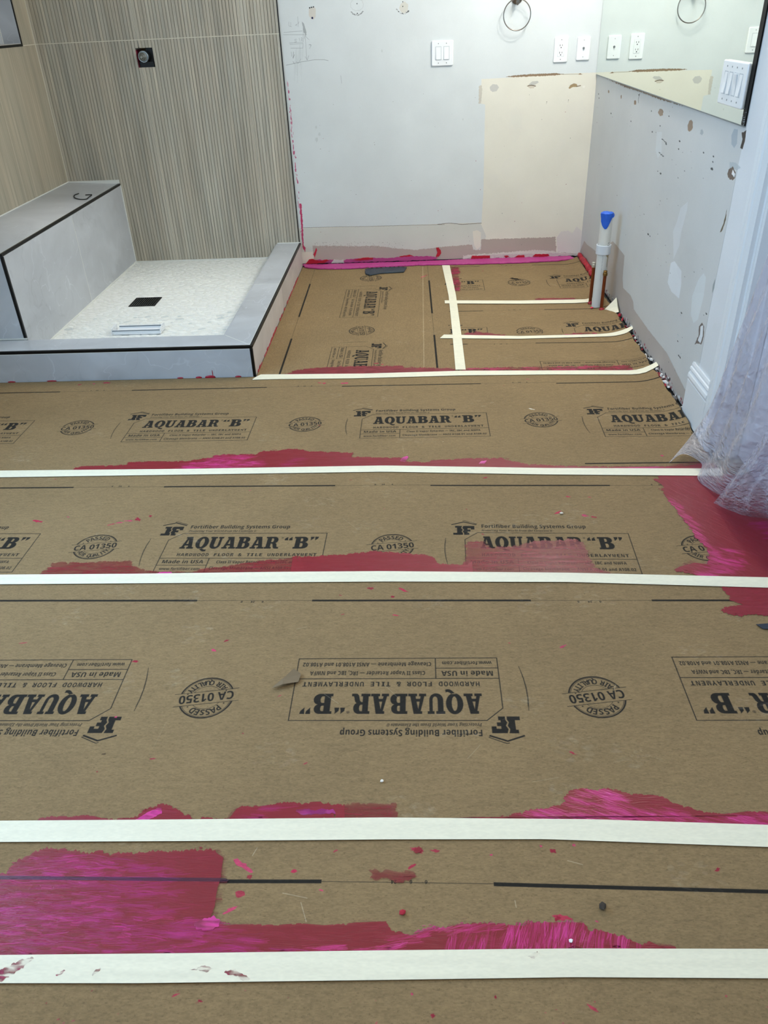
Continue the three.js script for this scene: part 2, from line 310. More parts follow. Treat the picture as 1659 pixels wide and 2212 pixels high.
// ---- right wall with the doorway
const DOOR_Z0 = -2.535, DOOR_Z1 = -1.66;
{
  const W = wallCanvas(2.45, 5.23, 0, 1.15, 2048, '#d3d5d4', (px, py) => { const p = onX(px, py); return [-p.z, p.y]; });
  W.ku = 3.2; const TAUPE = '#b9b1aa', MUD = '#dfe3e6', TORN = '#8a7663', HOLE = '#33302d';
  W.poly([[1592.8, 366], [1573, 471], [1531, 678], [1512, 784], [1480, 960], [1800, 960], [1800, -200], [1662, 0], [1612, 276]], '#e4e7ea', { height: '#a8a8a8' });
  W.line([[1592.8, 366], [1573, 471], [1531, 678], [1512, 784]], '#9aa0a5', 0.0016, { jag: 0.0004, height: '#404040' });
  // unpainted strip left by the vanity and the baseboard, stepping up behind the pipes
  W.poly([[1262, 520], [1268, 528], [1290, 545], [1324, 521], [1332, 530], [1349, 552], [1345, 600], [1346, 622], [1362, 638], [1368, 652], [1369, 668], [1400, 712], [1440, 762], [1470, 822], [1490, 862], [1470, 960], [1230, 600]], TAUPE, { jag: 0.001, height: '#5c5c5c' });
  W.poly([[1300, 612], [1318, 645], [1350, 700], [1420, 790], [1478, 880], [1470, 960], [1230, 600]], '#a59d96', { jag: 0.003, height: '#606060' });
  // skim patches
  W.poly([[1463, 477], [1470, 450], [1486, 436], [1484, 455], [1472, 500], [1468, 530], [1455, 560], [1454, 500]], MUD, { jag: 0.001, alpha: 0.75, height: '#989898' });
  W.poly([[1449, 568], [1457, 564], [1472, 585], [1472, 612], [1467, 645], [1450, 630], [1442, 610]], '#e6ebef', { jag: 0.001, height: '#989898' });
  W.poly([[1520, 590], [1525, 600], [1520, 640], [1508, 690], [1498, 698], [1492, 680], [1495, 640], [1508, 605]], MUD, { alpha: 0.8, jag: 0.001, height: '#989898' });
  W.poly([[1419, 285], [1430, 285], [1429, 330], [1421, 342], [1416, 325]], '#dbe0e2', { alpha: 0.8, jag: 0.001 });
  W.poly([[1586, 278], [1594, 280], [1592, 310], [1586, 320], [1580, 312], [1580, 292]], '#b4bdc3', { jag: 0.0006 });
  W.poly([[1545, 602], [1540, 615], [1538, 634], [1543, 622]], '#9ea5a5', { jag: 0.0005 });
  W.blob(1516, 286, 0.006, '#b4bbbd', { ry: 0.011 }); W.poly([[1576, 350], [1590, 352], [1600, 362], [1592, 368], [1576, 362]], '#b2bcbf', { alpha: 0.6, jag: 0.001 });
  // torn paper under the mirror
  W.poly([[1302, 166], [1340, 178], [1400, 196], [1450, 215], [1500, 233], [1470, 227], [1440, 219], [1420, 213], [1380, 197], [1350, 188], [1320, 174]], TORN, { jag: 0.0035, height: '#303030' });
  for (const [px, py, r, q] of [[1427, 243, 0.014, 0.012], [1491, 273, 0.013, 0.019], [1315, 198, 0.006, 0.008], [1342, 209, 0.004, 0.010], [1372, 222, 0.008, 0.009]]) W.blob(px, py, r, '#9b8774', { height: '#383838', ry: q });
  W.poly([[1605, 286], [1610, 283], [1612, 281], [1609, 305], [1604, 322], [1599, 320], [1604, 300], [1602, 287]], '#4d443c', { jag: 0.0015, height: '#000000' });
  W.poly([[1566, 470], [1570, 452], [1568, 475], [1560, 498], [1555, 502], [1562, 485]], '#6f6450', { jag: 0.0015, height: '#000000' });
  W.poly([[1574, 366], [1582, 360], [1589, 372], [1588, 384], [1582, 390], [1573, 384], [1571, 376]], '#7a6a5e', { jag: 0.003, height: '#000000' });
  W.poly([[1583, 366], [1588, 376], [1586, 384], [1580, 376]], '#f4f4f4', { jag: 0.0006, height: '#ffffff' });
  W.poly([[1510, 705], [1517, 697], [1521, 705], [1520, 728], [1515, 744], [1505, 742], [1500, 744], [1509, 725]], '#7d7068', { jag: 0.002, height: '#101010' });
  W.poly([[1513, 705], [1519, 702], [1518, 726], [1513, 742], [1507, 736], [1512, 722]], '#e8ecef', { jag: 0.001, height: '#f0f0f0' });
  for (const [px, py] of [[1293, 203], [1294, 212], [1320, 245], [1363, 262], [1363, 250], [1409, 285], [1439, 311], [1466, 322], [1426, 272], [1407, 240], [1445, 251], [1468, 305], [1520, 330], [1541, 338], [1540, 350], [1538, 365], [1421, 370], [1427, 375], [1400, 506], [1404, 510], [1472, 676], [1470, 682], [1444, 697], [1465, 725], [1464, 737], [1466, 768], [1469, 772], [1472, 765], [1526, 678], [1592, 256], [1380, 205]]) W.blob(px, py, rr(0.002, 0.0045), rnd() < 0.8 ? '#4e5050' : '#ced4d6', { height: '#181818' });
  W.line([[1382, 202], [1379, 214], [1379, 222]], '#3b3d3d', 0.004, { height: '#181818' });
  for (const [x0, y0] of [[1430, 300], [1424, 330]]) for (let i = 0; i < 6; i++) W.blob(x0 + i * 1.8, y0 + i * 1.6 + rr(-1, 1), 0.0022, '#4c4e4e', { height: '#181818' });
  for (let i = 0; i < 120; i++) W.blob(rr(1270, 1520), rr(200, 860), rr(0.0008, 0.0024), rnd() < 0.6 ? '#7a7c7b' : '#d9dede', { alpha: 0.7 });
  for (let i = 0; i < 40; i++) W.blob(rr(1290, 1560), rr(200, 800), rr(0.02, 0.07), rnd() < 0.5 ? '#bcc2c4' : '#d4d8d9', { alpha: 0.07, ry: rr(0.03, 0.11) });
  // ragged drywall foot with sealer and compound
  for (let i = 0; i < 420; i++) { const z = rr(2.86, 5.2), [X, Y] = W.C(z, rr(0, 0.035) * (0.5 + fbm(z * 9, 3))); const c = ['#e7e7e6', '#7d7a78', '#c9c6c3', '#4c4a49', '#a31e30', '#b9b4b0'][Math.floor(rnd() * 6)]; W.x.fillStyle = c; W.y.fillStyle = rnd() < 0.5 ? '#101010' : '#f0f0f0'; for (const q of [W.x, W.y]) { q.beginPath(); q.ellipse(X, Y, rr(2, 9), rr(1, 5), rr(-0.4, 0.4), 0, 7); q.fill(); } }
  W.mottle(0.05, 0.02);
  const mat = W.material(0.0025);
  const g = tag(new THREE.Group(), 'right wall of patched grey drywall below the mirror', 'wall'); g.name = 'wall_right'; scene.add(g); structure(g);
  const s = new THREE.Shape([[-ZF, 0.012], [-DOOR_Z1, 0.012], [-DOOR_Z1, 2.06], [-DOOR_Z0, 2.06], [-DOOR_Z0, 0.012], [-ZB + 0.12, 0.012], [-ZB + 0.12, TOP], [-ZF, TOP]].map((p) => new THREE.Vector2(...p)));
  const geo = new THREE.ExtrudeGeometry(s, { depth: 0.12, bevelEnabled: false }); geo.rotateY(Math.PI / 2); geo.translate(XR, 0, 0);
  mesh('drywall', geo, mat, g);
}

// ---- left wall: wood-look tile with the niche, window towards the viewpoint
{
  const XW = XL - 0.011, NZ0 = -5.018, NZ1 = -4.36, NY0 = 1.318, NY1 = 1.72;
  const g = tag(new THREE.Group(), 'left wall clad in pale wood-look tile above the bench', 'wall'); g.name = 'wall_left'; scene.add(g); structure(g);
  const s = new THREE.Shape([[-ZF, -0.01], [-ZB + 0.12, -0.01], [-ZB + 0.12, TOP], [-ZF, TOP]].map((p) => new THREE.Vector2(...p)));
  const rect = (a, b, c, d) => new THREE.Path([[a, c], [b, c], [b, d], [a, d]].map((p) => new THREE.Vector2(...p)));
  s.holes.push(rect(1.05, 2.45, 0.95, 2.05), rect(-NZ1, -NZ0, NY0, NY1));
  const geo = new THREE.ExtrudeGeometry(s, { depth: 0.14, bevelEnabled: false }); geo.rotateY(Math.PI / 2); geo.translate(XW - 0.14, 0, 0);
  mesh('drywall', geo, M.plainWall, g);
  const tiles = [];
  for (const [z0, z1] of [[-5.199, -4.592], [-4.589, -3.982], [-3.979, -3.372]]) tiles.push([z0, z1, 0.0, 1.3095]);
  tiles.push([-5.199, NZ0 - 0.001, 1.313, NY1], [NZ1 + 0.001, -3.372, 1.313, NY1], [-5.199, -4.592, NY1 + 0.001, TOP - 0.002], [-4.589, -3.372, NY1 + 0.001, TOP - 0.002]);
  let k = 0; for (const [z0, z1, y0, y1] of tiles) { k++; mesh('wood_look_tile', box(XW, XL, y0, y1, z0, z1, k * 0.23, k * 0.31), M.wood, g); }
  mesh('grout_lines', mergeGeometries([box(XW, XL - 0.0008, 1.3095, 1.313, -5.2, -3.372), box(XW, XL - 0.0006, 0, TOP, -4.592, -4.589), box(XW, XL - 0.0006, 0, TOP, -3.982, -3.979)]), M.grout, g);
  // niche
  const nb = XL - 0.10;
  mesh('niche_back', box(nb - 0.01, nb, NY0, NY1, NZ0, NZ1), M.marble, g);
  mesh('niche_jamb', box(nb, XL - 0.001, NY0, NY1, NZ0 - 0.004, NZ0 + 0.004), M.marble, g);
  mesh('niche_jamb', box(nb, XL - 0.001, NY0, NY1, NZ1 - 0.004, NZ1 + 0.004), M.marble, g);
  mesh('niche_sill', box(nb, XL - 0.001, NY0 - 0.006, NY0 + 0.004, NZ0, NZ1), M.marblePale, g);
  mesh('niche_head', box(nb, XL - 0.001, NY1 - 0.004, NY1 + 0.006, NZ0, NZ1), M.marble, g);
  mesh('niche_grout', mergeGeometries([box(nb - 0.001, nb + 0.004, NY0, NY1, NZ0 + 0.003, NZ0 + 0.008), box(nb, XL - 0.001, NY0 + 0.003, NY0 + 0.0055, NZ0 + 0.003, NZ0 + 0.007)]), M.whiteGrout, g);
  mesh('niche_trim', mergeGeometries([box(XL - 0.004, XL + 0.003, NY0 - 0.010, NY0 + 0.002, NZ0 - 0.010, NZ1 + 0.01), box(XL - 0.004, XL + 0.003, NY1 - 0.002, NY1 + 0.010, NZ0 - 0.010, NZ1 + 0.01), box(XL - 0.004, XL + 0.003, NY0, NY1, NZ0 - 0.010, NZ0 + 0.001), box(XL - 0.004, XL + 0.003, NY0, NY1, NZ1 - 0.001, NZ1 + 0.010)]), M.black, g).userData.label = 'black metal trim framing the niche';
  // window frame, out of view, gives the cool daylight
  const wn = structure(tag(new THREE.Group(), 'white framed window in the left wall', 'window')); wn.name = 'window_1'; scene.add(wn);
  const fr = []; for (const [y0, y1, z0, z1] of [[0.95, 1.0, -2.45, -1.05], [2.0, 2.05, -2.45, -1.05], [1.0, 2.0, -2.45, -2.40], [1.0, 2.0, -1.10, -1.05]]) fr.push(box(XW - 0.10, XW - 0.04, y0, y1, z0, z1));
  mesh('window_frame', mergeGeometries(fr), M.paintWhite, wn);
  mesh('window_pane', box(XW - 0.072, XW - 0.068, 1.0, 2.0, -2.40, -1.10), phy({ color: 0xffffff, transmission: 1, roughness: 0, thickness: 0 }), wn);
}

// ---- doorway: casing, jamb, closed door, baseboard stub
{
  const prof = (pts, z0, z1) => pts;
  const casing = new THREE.Shape([[0, 0], [0, 0.010], [0.006, 0.016], [0.028, 0.016], [0.030, 0.012], [0.036, 0.012], [0.038, 0.019], [0.046, 0.022], [0.062, 0.022], [0.068, 0.018], [0.084, 0.018], [0.104, 0.014], [0.104, 0]].map((p) => new THREE.Vector2(...p)));
  const upright = new THREE.ExtrudeGeometry(casing, { depth: 2.13, bevelEnabled: false });   // profile (along z, out of the wall), runs up
  // shape x -> world z, shape y -> world -x, depth -> world y
  const basis = (flip) => new THREE.Matrix4().makeBasis(new THREE.Vector3(0, 0, flip), new THREE.Vector3(-1, 0, 0), new THREE.Vector3(0, 1, 0));
  const left = upright.clone().applyMatrix4(basis(1)); left.translate(XR, 0.0, -2.655);
  const right = upright.clone().applyMatrix4(basis(-1)); right.translate(XR, 0.0, -1.55);
  if (basis(1).determinant() < 0) { const i = left; const p = i.attributes.position.array, n = i.attributes.normal.array, u = i.attributes.uv.array; for (let t = 0; t < p.length; t += 9) for (const [arr, m] of [[p, 3], [n, 3], [u, 2]]) { const o = t / 3 * m; for (let c = 0; c < m; c++) { const x = arr[o + m + c]; arr[o + m + c] = arr[o + 2 * m + c]; arr[o + 2 * m + c] = x; } } }
  const cg = label(structure(new THREE.Group()), 'white moulded door casing beside the patched wall', 'door casing'); cg.name = 'trim_1'; scene.add(cg);
  left.computeVertexNormals(); right.computeVertexNormals();
  mesh('upright', left, M.paintWhite, cg); mesh('upright', right, M.paintWhite, cg);
  mesh('head', box(XR - 0.02, XR, 2.03, 2.13, -2.655, -1.55), M.paintWhite, cg);
  const dg = label(structure(new THREE.Group()), 'white door in its jamb behind the plastic sheet', 'door'); dg.name = 'door_1'; scene.add(dg);
  mesh('jamb', mergeGeometries([box(XR + 0.001, XR + 0.118, 0, 2.05, DOOR_Z0, DOOR_Z0 + 0.018), box(XR + 0.001, XR + 0.118, 0, 2.05, DOOR_Z1 - 0.018, DOOR_Z1), box(XR + 0.001, XR + 0.118, 2.04, 2.058, DOOR_Z0, DOOR_Z1)]), M.paintWhite, dg);
  mesh('stop', rbox(XR + 0.050, XR + 0.078, 0, 2.04, DOOR_Z0 + 0.018, DOOR_Z0 + 0.03), M.paintWhite, dg);
  mesh('slab', rbox(XR + 0.080, XR + 0.115, 0.006, 2.035, DOOR_Z0 + 0.021, DOOR_Z1 - 0.021), M.paintWhite, dg);
  const bb = new THREE.Shape([[0, 0], [0, 0.215], [0.006, 0.216], [0.009, 0.207], [0.009, 0.200], [0.013, 0.197], [0.015, 0.190], [0.011, 0.184], [0.011, 0.180], [0.017, 0.172], [0.019, 0.160], [0.016, 0.150], [0.014, 0.148], [0.016, 0.145], [0.016, 0]].map((p) => new THREE.Vector2(...p)));
  const bg = new THREE.ExtrudeGeometry(bb, { depth: 0.22, bevelEnabled: false });   // x -> -world x, y up, depth along z
  bg.scale(-1, 1, 1); bg.translate(XR, 0.004, -2.872); { const p = bg.attributes.position.array; for (let t = 0; t < p.length; t += 9) for (let c = 0; c < 3; c++) { const x = p[t + 3 + c]; p[t + 3 + c] = p[t + 6 + c]; p[t + 6 + c] = x; } } bg.deleteAttribute('normal'); bg.computeVertexNormals();
  label(structure(mesh('baseboard_right', bg, M.paintWhite)), 'short white moulded baseboard stub beside the door casing', 'baseboard');
}

// ================================================================ SHOWER
{ // bench
  const g = thing('shower_bench', 'grey marble-look tiled shower bench with black metal trim', 'bench');
  const X1 = -1.852, Z1 = -3.512, Z0 = TILE_Z, yb = 0.566, yf = 0.547;
  const prof = new THREE.Shape([[XL + 0.004, yb - 0.012], [X1 - 0.012, yf - 0.012], [X1 - 0.012, yf], [XL + 0.004, yb]].map((p) => new THREE.Vector2(...p)));
  const top = new THREE.ExtrudeGeometry(prof, { depth: Z1 - Z0 - 0.006, bevelEnabled: false }); top.translate(0, 0, Z0);
  mesh('top_tile', metreUV(top, 0.1, 0.2), M.marble, g);
  mesh('core', box(XL + 0.002, X1 - 0.012, 0.02, yf - 0.013, Z0, Z1 - 0.012), M.whiteGrout, g);
  mesh('side_tile', box(X1 - 0.012, X1, 0.02, yf - 0.012, Z0, -4.357, 0.6, 0.1), M.marble, g);
  mesh('side_tile', box(X1 - 0.012, X1, 0.02, yf - 0.012, -4.354, Z1 - 0.012, 0.2, 0.5), M.marble, g);
  mesh('end_tile', box(XL + 0.002, X1 - 0.012, 0.02, yf - 0.013, Z1 - 0.012, Z1, 0.45, 0.8), M.marble, g);
  mesh('edge_trim', mergeGeometries([rbox(X1 - 0.012, X1 + 0.0012, yf - 0.011, yf + 0.0012, Z0, Z1 + 0.001)]), M.black, g);
  mesh('corner_trim', rbox(X1 - 0.012, X1 + 0.0012, 0.155, yf - 0.014, Z1 - 0.012, Z1 + 0.0012), M.black, g);
  mesh('grout_lines', mergeGeometries([box(XL, XL + 0.005, yb - 0.001, yb + 0.004, Z0, Z1), box(XL, X1, yf + 0.001, yb + 0.004, Z0, Z0 + 0.006), box(X1 - 0.002, X1 + 0.005, 0.06, yf - 0.01, Z0, Z0 + 0.005), box(X1 - 0.001, X1 + 0.006, 0.055, 0.067, Z0, Z1), box(X1 - 0.001, X1 + 0.0004, 0.06, yf - 0.013, -4.3572, -4.3538), box(XL, X1 + 0.004, 0.15, 0.157, Z1, Z1 + 0.005), box(X1 - 0.014, X1 - 0.012, yf, yf + 0.0006, Z0, Z1)]), M.whiteGrout, g);
}
const CH = 0.15, CX1 = -0.745, CXi = -0.897, CZ1 = -3.35, CZi = -3.502;
{ // curb
  const g = thing('shower_curb', 'low L-shaped grey tiled shower curb edged in black trim', 'curb');
  const flat = (pts, y0, y1, du, dv) => { const s = new THREE.Shape(pts.map(([x, z]) => new THREE.Vector2(x, -z))); const e = new THREE.ExtrudeGeometry(s, { depth: y1 - y0, bevelEnabled: false }); e.rotateX(-Math.PI / 2); e.translate(0, y0, 0); return metreUV(e, du, dv); };
  mesh('core', mergeGeometries([box(XL + 0.002, CX1 - 0.013, 0.001, CH - 0.013, CZi, CZ1 - 0.013), box(CXi, CX1 - 0.013, 0.001, CH - 0.013, TILE_Z, CZi)]), M.whiteGrout, g);
  mesh('top_tile', flat([[XL + 0.002, CZ1 - 0.011], [CX1 - 0.011, CZ1 - 0.011], [CXi - 0.002, CZi + 0.001], [XL + 0.002, CZi + 0.001]], CH - 0.012, CH, 0.0, 0.3), M.marble, g);
  mesh('top_tile', flat([[CX1 - 0.011, CZ1 - 0.013], [CX1 - 0.011, -4.299], [CXi, -4.299], [CXi, CZi - 0.001]], CH - 0.012, CH, 0.5, 0.1), M.marble, g);
  mesh('top_tile', flat([[CX1 - 0.011, -4.302], [CX1 - 0.011, TILE_Z], [CXi, TILE_Z], [CXi, -4.302]], CH - 0.012, CH, 0.2, 0.7), M.marble, g);
  mesh('front_tile', box(XL + 0.002, CX1 - 0.012, 0.001, CH - 0.013, CZ1 - 0.012, CZ1, 0.3, 0.2), M.marble, g);
  mesh('outer_side_tile', box(CX1 - 0.012, CX1, 0.001, CH - 0.013, -4.294, CZ1 - 0.012, 0.7, 0.4), M.marblePale, g);
  mesh('outer_side_tile', box(CX1 - 0.012, CX1, 0.001, CH - 0.013, TILE_Z, -4.297, 0.1, 0.9), M.marblePale, g);
  mesh('inner_side_tile', box(CXi - 0.010, CXi, 0.03, CH - 0.004, TILE_Z, CZi - 0.012, 0.4, 0.2), M.marble, g);
  mesh('inner_side_tile', box(-1.846, CXi, 0.03, CH - 0.004, CZi - 0.012, CZi - 0.002, 0.1, 0.6), M.marble, g);
  mesh('grout_lines', mergeGeometries([flat([[CX1 - 0.013, CZ1 - 0.013], [CX1 - 0.011, CZ1 - 0.015], [CXi, CZi - 0.001], [CXi - 0.002, CZi + 0.001]], CH - 0.01, CH + 0.0003, 0, 0), box(CXi, CX1 - 0.011, CH - 0.01, CH + 0.0003, -4.3022, -4.2988), box(CXi, CX1, CH, CH + 0.005, TILE_Z, TILE_Z + 0.006), box(XL, CX1 - 0.011, CH - 0.01, CH + 0.0004, CZ1 - 0.014, CZ1 - 0.011), box(CX1 - 0.0135, CX1 - 0.011, CH - 0.01, CH + 0.0004, TILE_Z, CZ1 - 0.012), box(CX1 - 0.004, CX1 + 0.0004, CH - 0.015, CH - 0.0125, TILE_Z, CZ1 - 0.012), box(XL, CX1 - 0.012, CH - 0.015, CH - 0.0125, CZ1 - 0.004, CZ1 + 0.0004)]), M.whiteGrout, g);
  mesh('edge_trim', rbox(XL + 0.002, CX1 - 0.0005, CH - 0.0125, CH + 0.0012, CZ1 - 0.0115, CZ1 + 0.0012), M.black, g);
  mesh('edge_trim', rbox(CX1 - 0.011, CX1 + 0.0012, CH - 0.0125, CH + 0.0012, TILE_Z, CZ1 - 0.012), M.black, g);
  mesh('corner_trim', rbox(CX1 - 0.0115, CX1 + 0.0012, 0.002, CH - 0.0155, CZ1 - 0.0115, CZ1 + 0.0012), M.black, g);
  // crimson sealer dabs along the foot of the curb
  const red = phy({ color: 0xa3122c, roughness: 0.3 });
  const dabs = []; for (const [px, py, w, h] of [[455, 816, 0.05, 0.010], [430, 817, 0.03, 0.006], [390, 818, 0.03, 0.004], [115, 822, 0.05, 0.004], [30, 823, 0.04, 0.004], [515, 815, 0.03, 0.005]]) { const p = fl(px, py); const b = new THREE.SphereGeometry(1, 10, 6); b.scale(w / 2, h, 0.004); b.translate(p.x, 0.004, CZ1 + 0.001); dabs.push(b); }
  { const b = new THREE.SphereGeometry(1, 8, 8); b.scale(0.002, 0.016, 0.002); const p = onZ(459, 806, CZ1); b.translate(p.x, p.y, CZ1); dabs.push(b); }
  for (let z = -4.9; z < -3.4; z += 0.045) { const b = new THREE.SphereGeometry(1, 8, 5); b.scale(0.003, rr(0.003, 0.012), rr(0.015, 0.05)); b.translate(CX1 + 0.002, 0.003, z + rr(-0.02, 0.02)); if (rnd() < 0.75) dabs.push(b); }
  mesh('sealer_dabs', mergeGeometries(dabs), red, g).userData.label = 'crimson sealer dabs';
}
{ // pebble floor with drain
  const g = thing('shower_floor', 'white pebble mosaic shower floor inside the curb', 'shower floor');
  const Y = 0.058, x0 = -1.852, x1 = CXi - 0.01, z0 = TILE_Z, z1 = CZi - 0.012;
  const DX0 = -1.612, DX1 = -1.462, DZ0 = -4.412, DZ1 = -4.257;
  mesh('grout_bed', mergeGeometries([box(x0, x1, 0.005, Y, z0, DZ0), box(x0, x1, 0.005, Y, DZ1, z1), box(x0, DX0, 0.005, Y, DZ0, DZ1), box(DX1, x1, 0.005, Y, DZ0, DZ1)]), M.whiteGrout, g);
  const tones = [0xe9ebe7, 0xe5e7e2, 0xecefeb, 0xe3e6e2, 0xcdd3d2].map((c) => std({ color: c, roughness: 0.5, bumpMap: rep(grainBump, 8), bumpScale: 0.0004 }));
  const variants = [];
  for (let k = 0; k < 7; k++) {
    const n = 9, ring = (f, y) => Array.from({ length: n }, (_, i) => { const a = i / n * Math.PI * 2; return [Math.cos(a) * f * w[i], y, Math.sin(a) * f * w[i]]; }), w = Array.from({ length: n }, () => rr(0.82, 1.12));
    const rings = [ring(1, 0), ring(0.95, 0.55), ring(0.80, 0.92)], pos = [];
    const tri = (a, b, c) => pos.push(...a, ...b, ...c);
    for (let r = 0; r < 2; r++) for (let i = 0; i < n; i++) { const a = rings[r][i], b = rings[r][(i + 1) % n], c = rings[r + 1][(i + 1) % n], d = rings[r + 1][i]; tri(a, c, b); tri(a, d, c); }
    for (let i = 0; i < n; i++) tri(rings[2][i], [0, 1, 0], rings[2][(i + 1) % n]);
    const ge = new THREE.BufferGeometry(); ge.setAttribute('position', new THREE.Float32BufferAttribute(pos, 3)); ge.setAttribute('uv', new THREE.Float32BufferAttribute(new Float32Array(pos.length / 3 * 2).map((_, i) => pos[Math.floor(i / 2) * 3 + (i % 2) * 2] * 0.03), 2)); ge.computeVertexNormals(); variants.push(ge);
  }
  const stones = [], grid = new Map(), key = (x, z) => Math.floor(x / 0.03) + ',' + Math.floor(z / 0.03);
  for (let tries = 0; tries < 26000 && stones.length < 1500; tries++) {
    const big = tries < 9000 ? rr(0.75, 1.2) : rr(0.38, 0.75), q = { x: rr(x0 + 0.014, x1 - 0.014), z: rr(z0 + 0.010, z1 - 0.010), v: Math.floor(rnd() * 7), t: rnd() < 0.07 ? 4 : Math.floor(rnd() * 4), sx: 0.0235 * big * rr(0.85, 1.15), sz: 0.0135 * big * rr(0.85, 1.2), r: rr(-0.55, 0.55), h: rr(0.0018, 0.0038) };
    if (q.x > DX0 - q.sx - 0.004 && q.x < DX1 + q.sx + 0.004 && q.z > DZ0 - q.sz - 0.006 && q.z < DZ1 + q.sz + 0.006) continue;
    let ok = true; const gx = Math.floor(q.x / 0.03), gz = Math.floor(q.z / 0.03);
    for (let i = -2; i <= 2 && ok; i++) for (let j = -2; j <= 2 && ok; j++) for (const o of grid.get((gx + i) + ',' + (gz + j)) ?? []) { const dx = (q.x - o.x) / (q.sx + o.sx), dz = (q.z - o.z) / (q.sz + o.sz); if (dx * dx + dz * dz < 0.93) { ok = false; break; } }
    if (!ok) continue;
    stones.push(q); const k2 = key(q.x, q.z); if (!grid.has(k2)) grid.set(k2, []); grid.get(k2).push(q);
  }
  const seen = stones.filter((q) => q.z < -3.80).sort((a, b) => b.z - a.z), far = seen.slice(300).concat(stones.filter((q) => q.z >= -3.80));
  const place = (q, o) => { o.position.set(q.x, Y - 0.0006, q.z); o.rotation.y = q.r; o.scale.set(q.sx, q.h, q.sz); };
  for (const q of seen.slice(0, 300)) place(q, mesh('pebble', variants[q.v], tones[q.t], g));
  const dummy = new THREE.Object3D(), parts = far.map((q) => { place(q, dummy); dummy.updateMatrix(); return variants[q.v].clone().applyMatrix4(dummy.matrix); });
  const rest = mesh('pebbles', mergeGeometries(parts), tones[0], g); rest.userData.kind = 'stuff';
  mesh('caulk_line', mergeGeometries([box(x0, x1, Y, Y + 0.008, z0, z0 + 0.008), box(x1 - 0.006, x1, Y, Y + 0.006, z0, z1)]), M.whiteGrout, g);
  // drain: a thing of its own
  const d = thing('floor_drain', 'square black slotted drain grate in the pebble shower floor', 'drain');
  const fr = 0.007, yt = Y + 0.003;
  mesh('frame', mergeGeometries([box(DX0, DX1, 0.02, yt, DZ0, DZ0 + fr), box(DX0, DX1, 0.02, yt, DZ1 - fr, DZ1), box(DX0, DX0 + fr, 0.02, yt, DZ0 + fr, DZ1 - fr), box(DX1 - fr, DX1, 0.02, yt, DZ0 + fr, DZ1 - fr)]), M.blackMatte, d);
  mesh('sump', box(DX0, DX1, 0.006, 0.02, DZ0, DZ1), M.blackMatte, d);
  const n = 11, w = (DX1 - DX0 - 2 * fr) / n, bar = rbox(-0.0035, 0.0035, yt - 0.012, yt - 0.0005, DZ0 + fr, DZ1 - fr, 0.001), barMat = phy({ color: 0x2a2d2c, roughness: 0.4, metalness: 0.5 });
  for (let i = 0; i < n; i++) mesh('slat', bar, barMat, d).position.x = DX0 + fr + (i + 0.5) * w;
}
{ // shower valve in its cut-out
  const g = thing('shower_valve', 'unfinished chrome shower valve body in a cut-out of the ribbed tile', 'valve');
  const x = -1.556, y = 1.228, z = ZB - 0.06;
  const lathe = new THREE.LatheGeometry([[0.001, 0], [0.029, 0], [0.029, 0.07], [0.030, 0.075], [0.030, 0.088], [0.027, 0.090], [0.0255, 0.086], [0.0235, 0.086], [0.0225, 0.098], [0.0125, 0.103], [0.0115, 0.122], [0.0065, 0.124], [0.006, 0.134], [0.0022, 0.134], [0.001, 0.128]].map((p) => new THREE.Vector2(...p)), 32);
  lathe.rotateX(Math.PI / 2); lathe.translate(x, y, z);
  mesh('cartridge', lathe, M.chrome, g);
  mesh('black_blocks', mergeGeometries([box(-1.60, -1.515, 1.168, 1.20, z - 0.02, z + 0.04), box(-1.555, -1.500, 1.17, 1.275, z - 0.03, z + 0.02)]), phy({ color: 0x1c1d1e, roughness: 0.5 }), g).userData.label = 'black blocks behind the valve';  // near-black blocks filling the cut-out around the cartridge
  mesh('sealed_edge', box(-1.6055, -1.5995, 1.168, 1.262, ZB - 0.07, ZB + 0.004), phy({ color: 0x8d1f3f, roughness: 0.4 }), g).userData.label = 'crimson sealed edge of the cut-out';
}
{ // bent wire hook on the bench
  const P = [[170, 418], [162, 421], [160, 425], [165, 428], [175, 429], [185, 428], [191, 424], [197, 419], [193, 419], [184, 420]].map(([a, b]) => fl(a, b, 0.558)); P.forEach((p) => { p.y = 0.566 - (p.x - XL) / 0.328 * 0.019 + 0.0032; });
  const c = new THREE.CatmullRomCurve3(P);
  const g = thing('wire_hook', 'bent black wire hook lying on the bench top', 'hook');
  mesh('wire', new THREE.TubeGeometry(c, 60, 0.0026, 8), M.blackMatte, g);
  const tip = new THREE.SphereGeometry(0.0042, 10, 8); tip.translate(P[7].x, P[7].y, P[7].z); mesh('knob', tip, M.blackMatte, g);
}
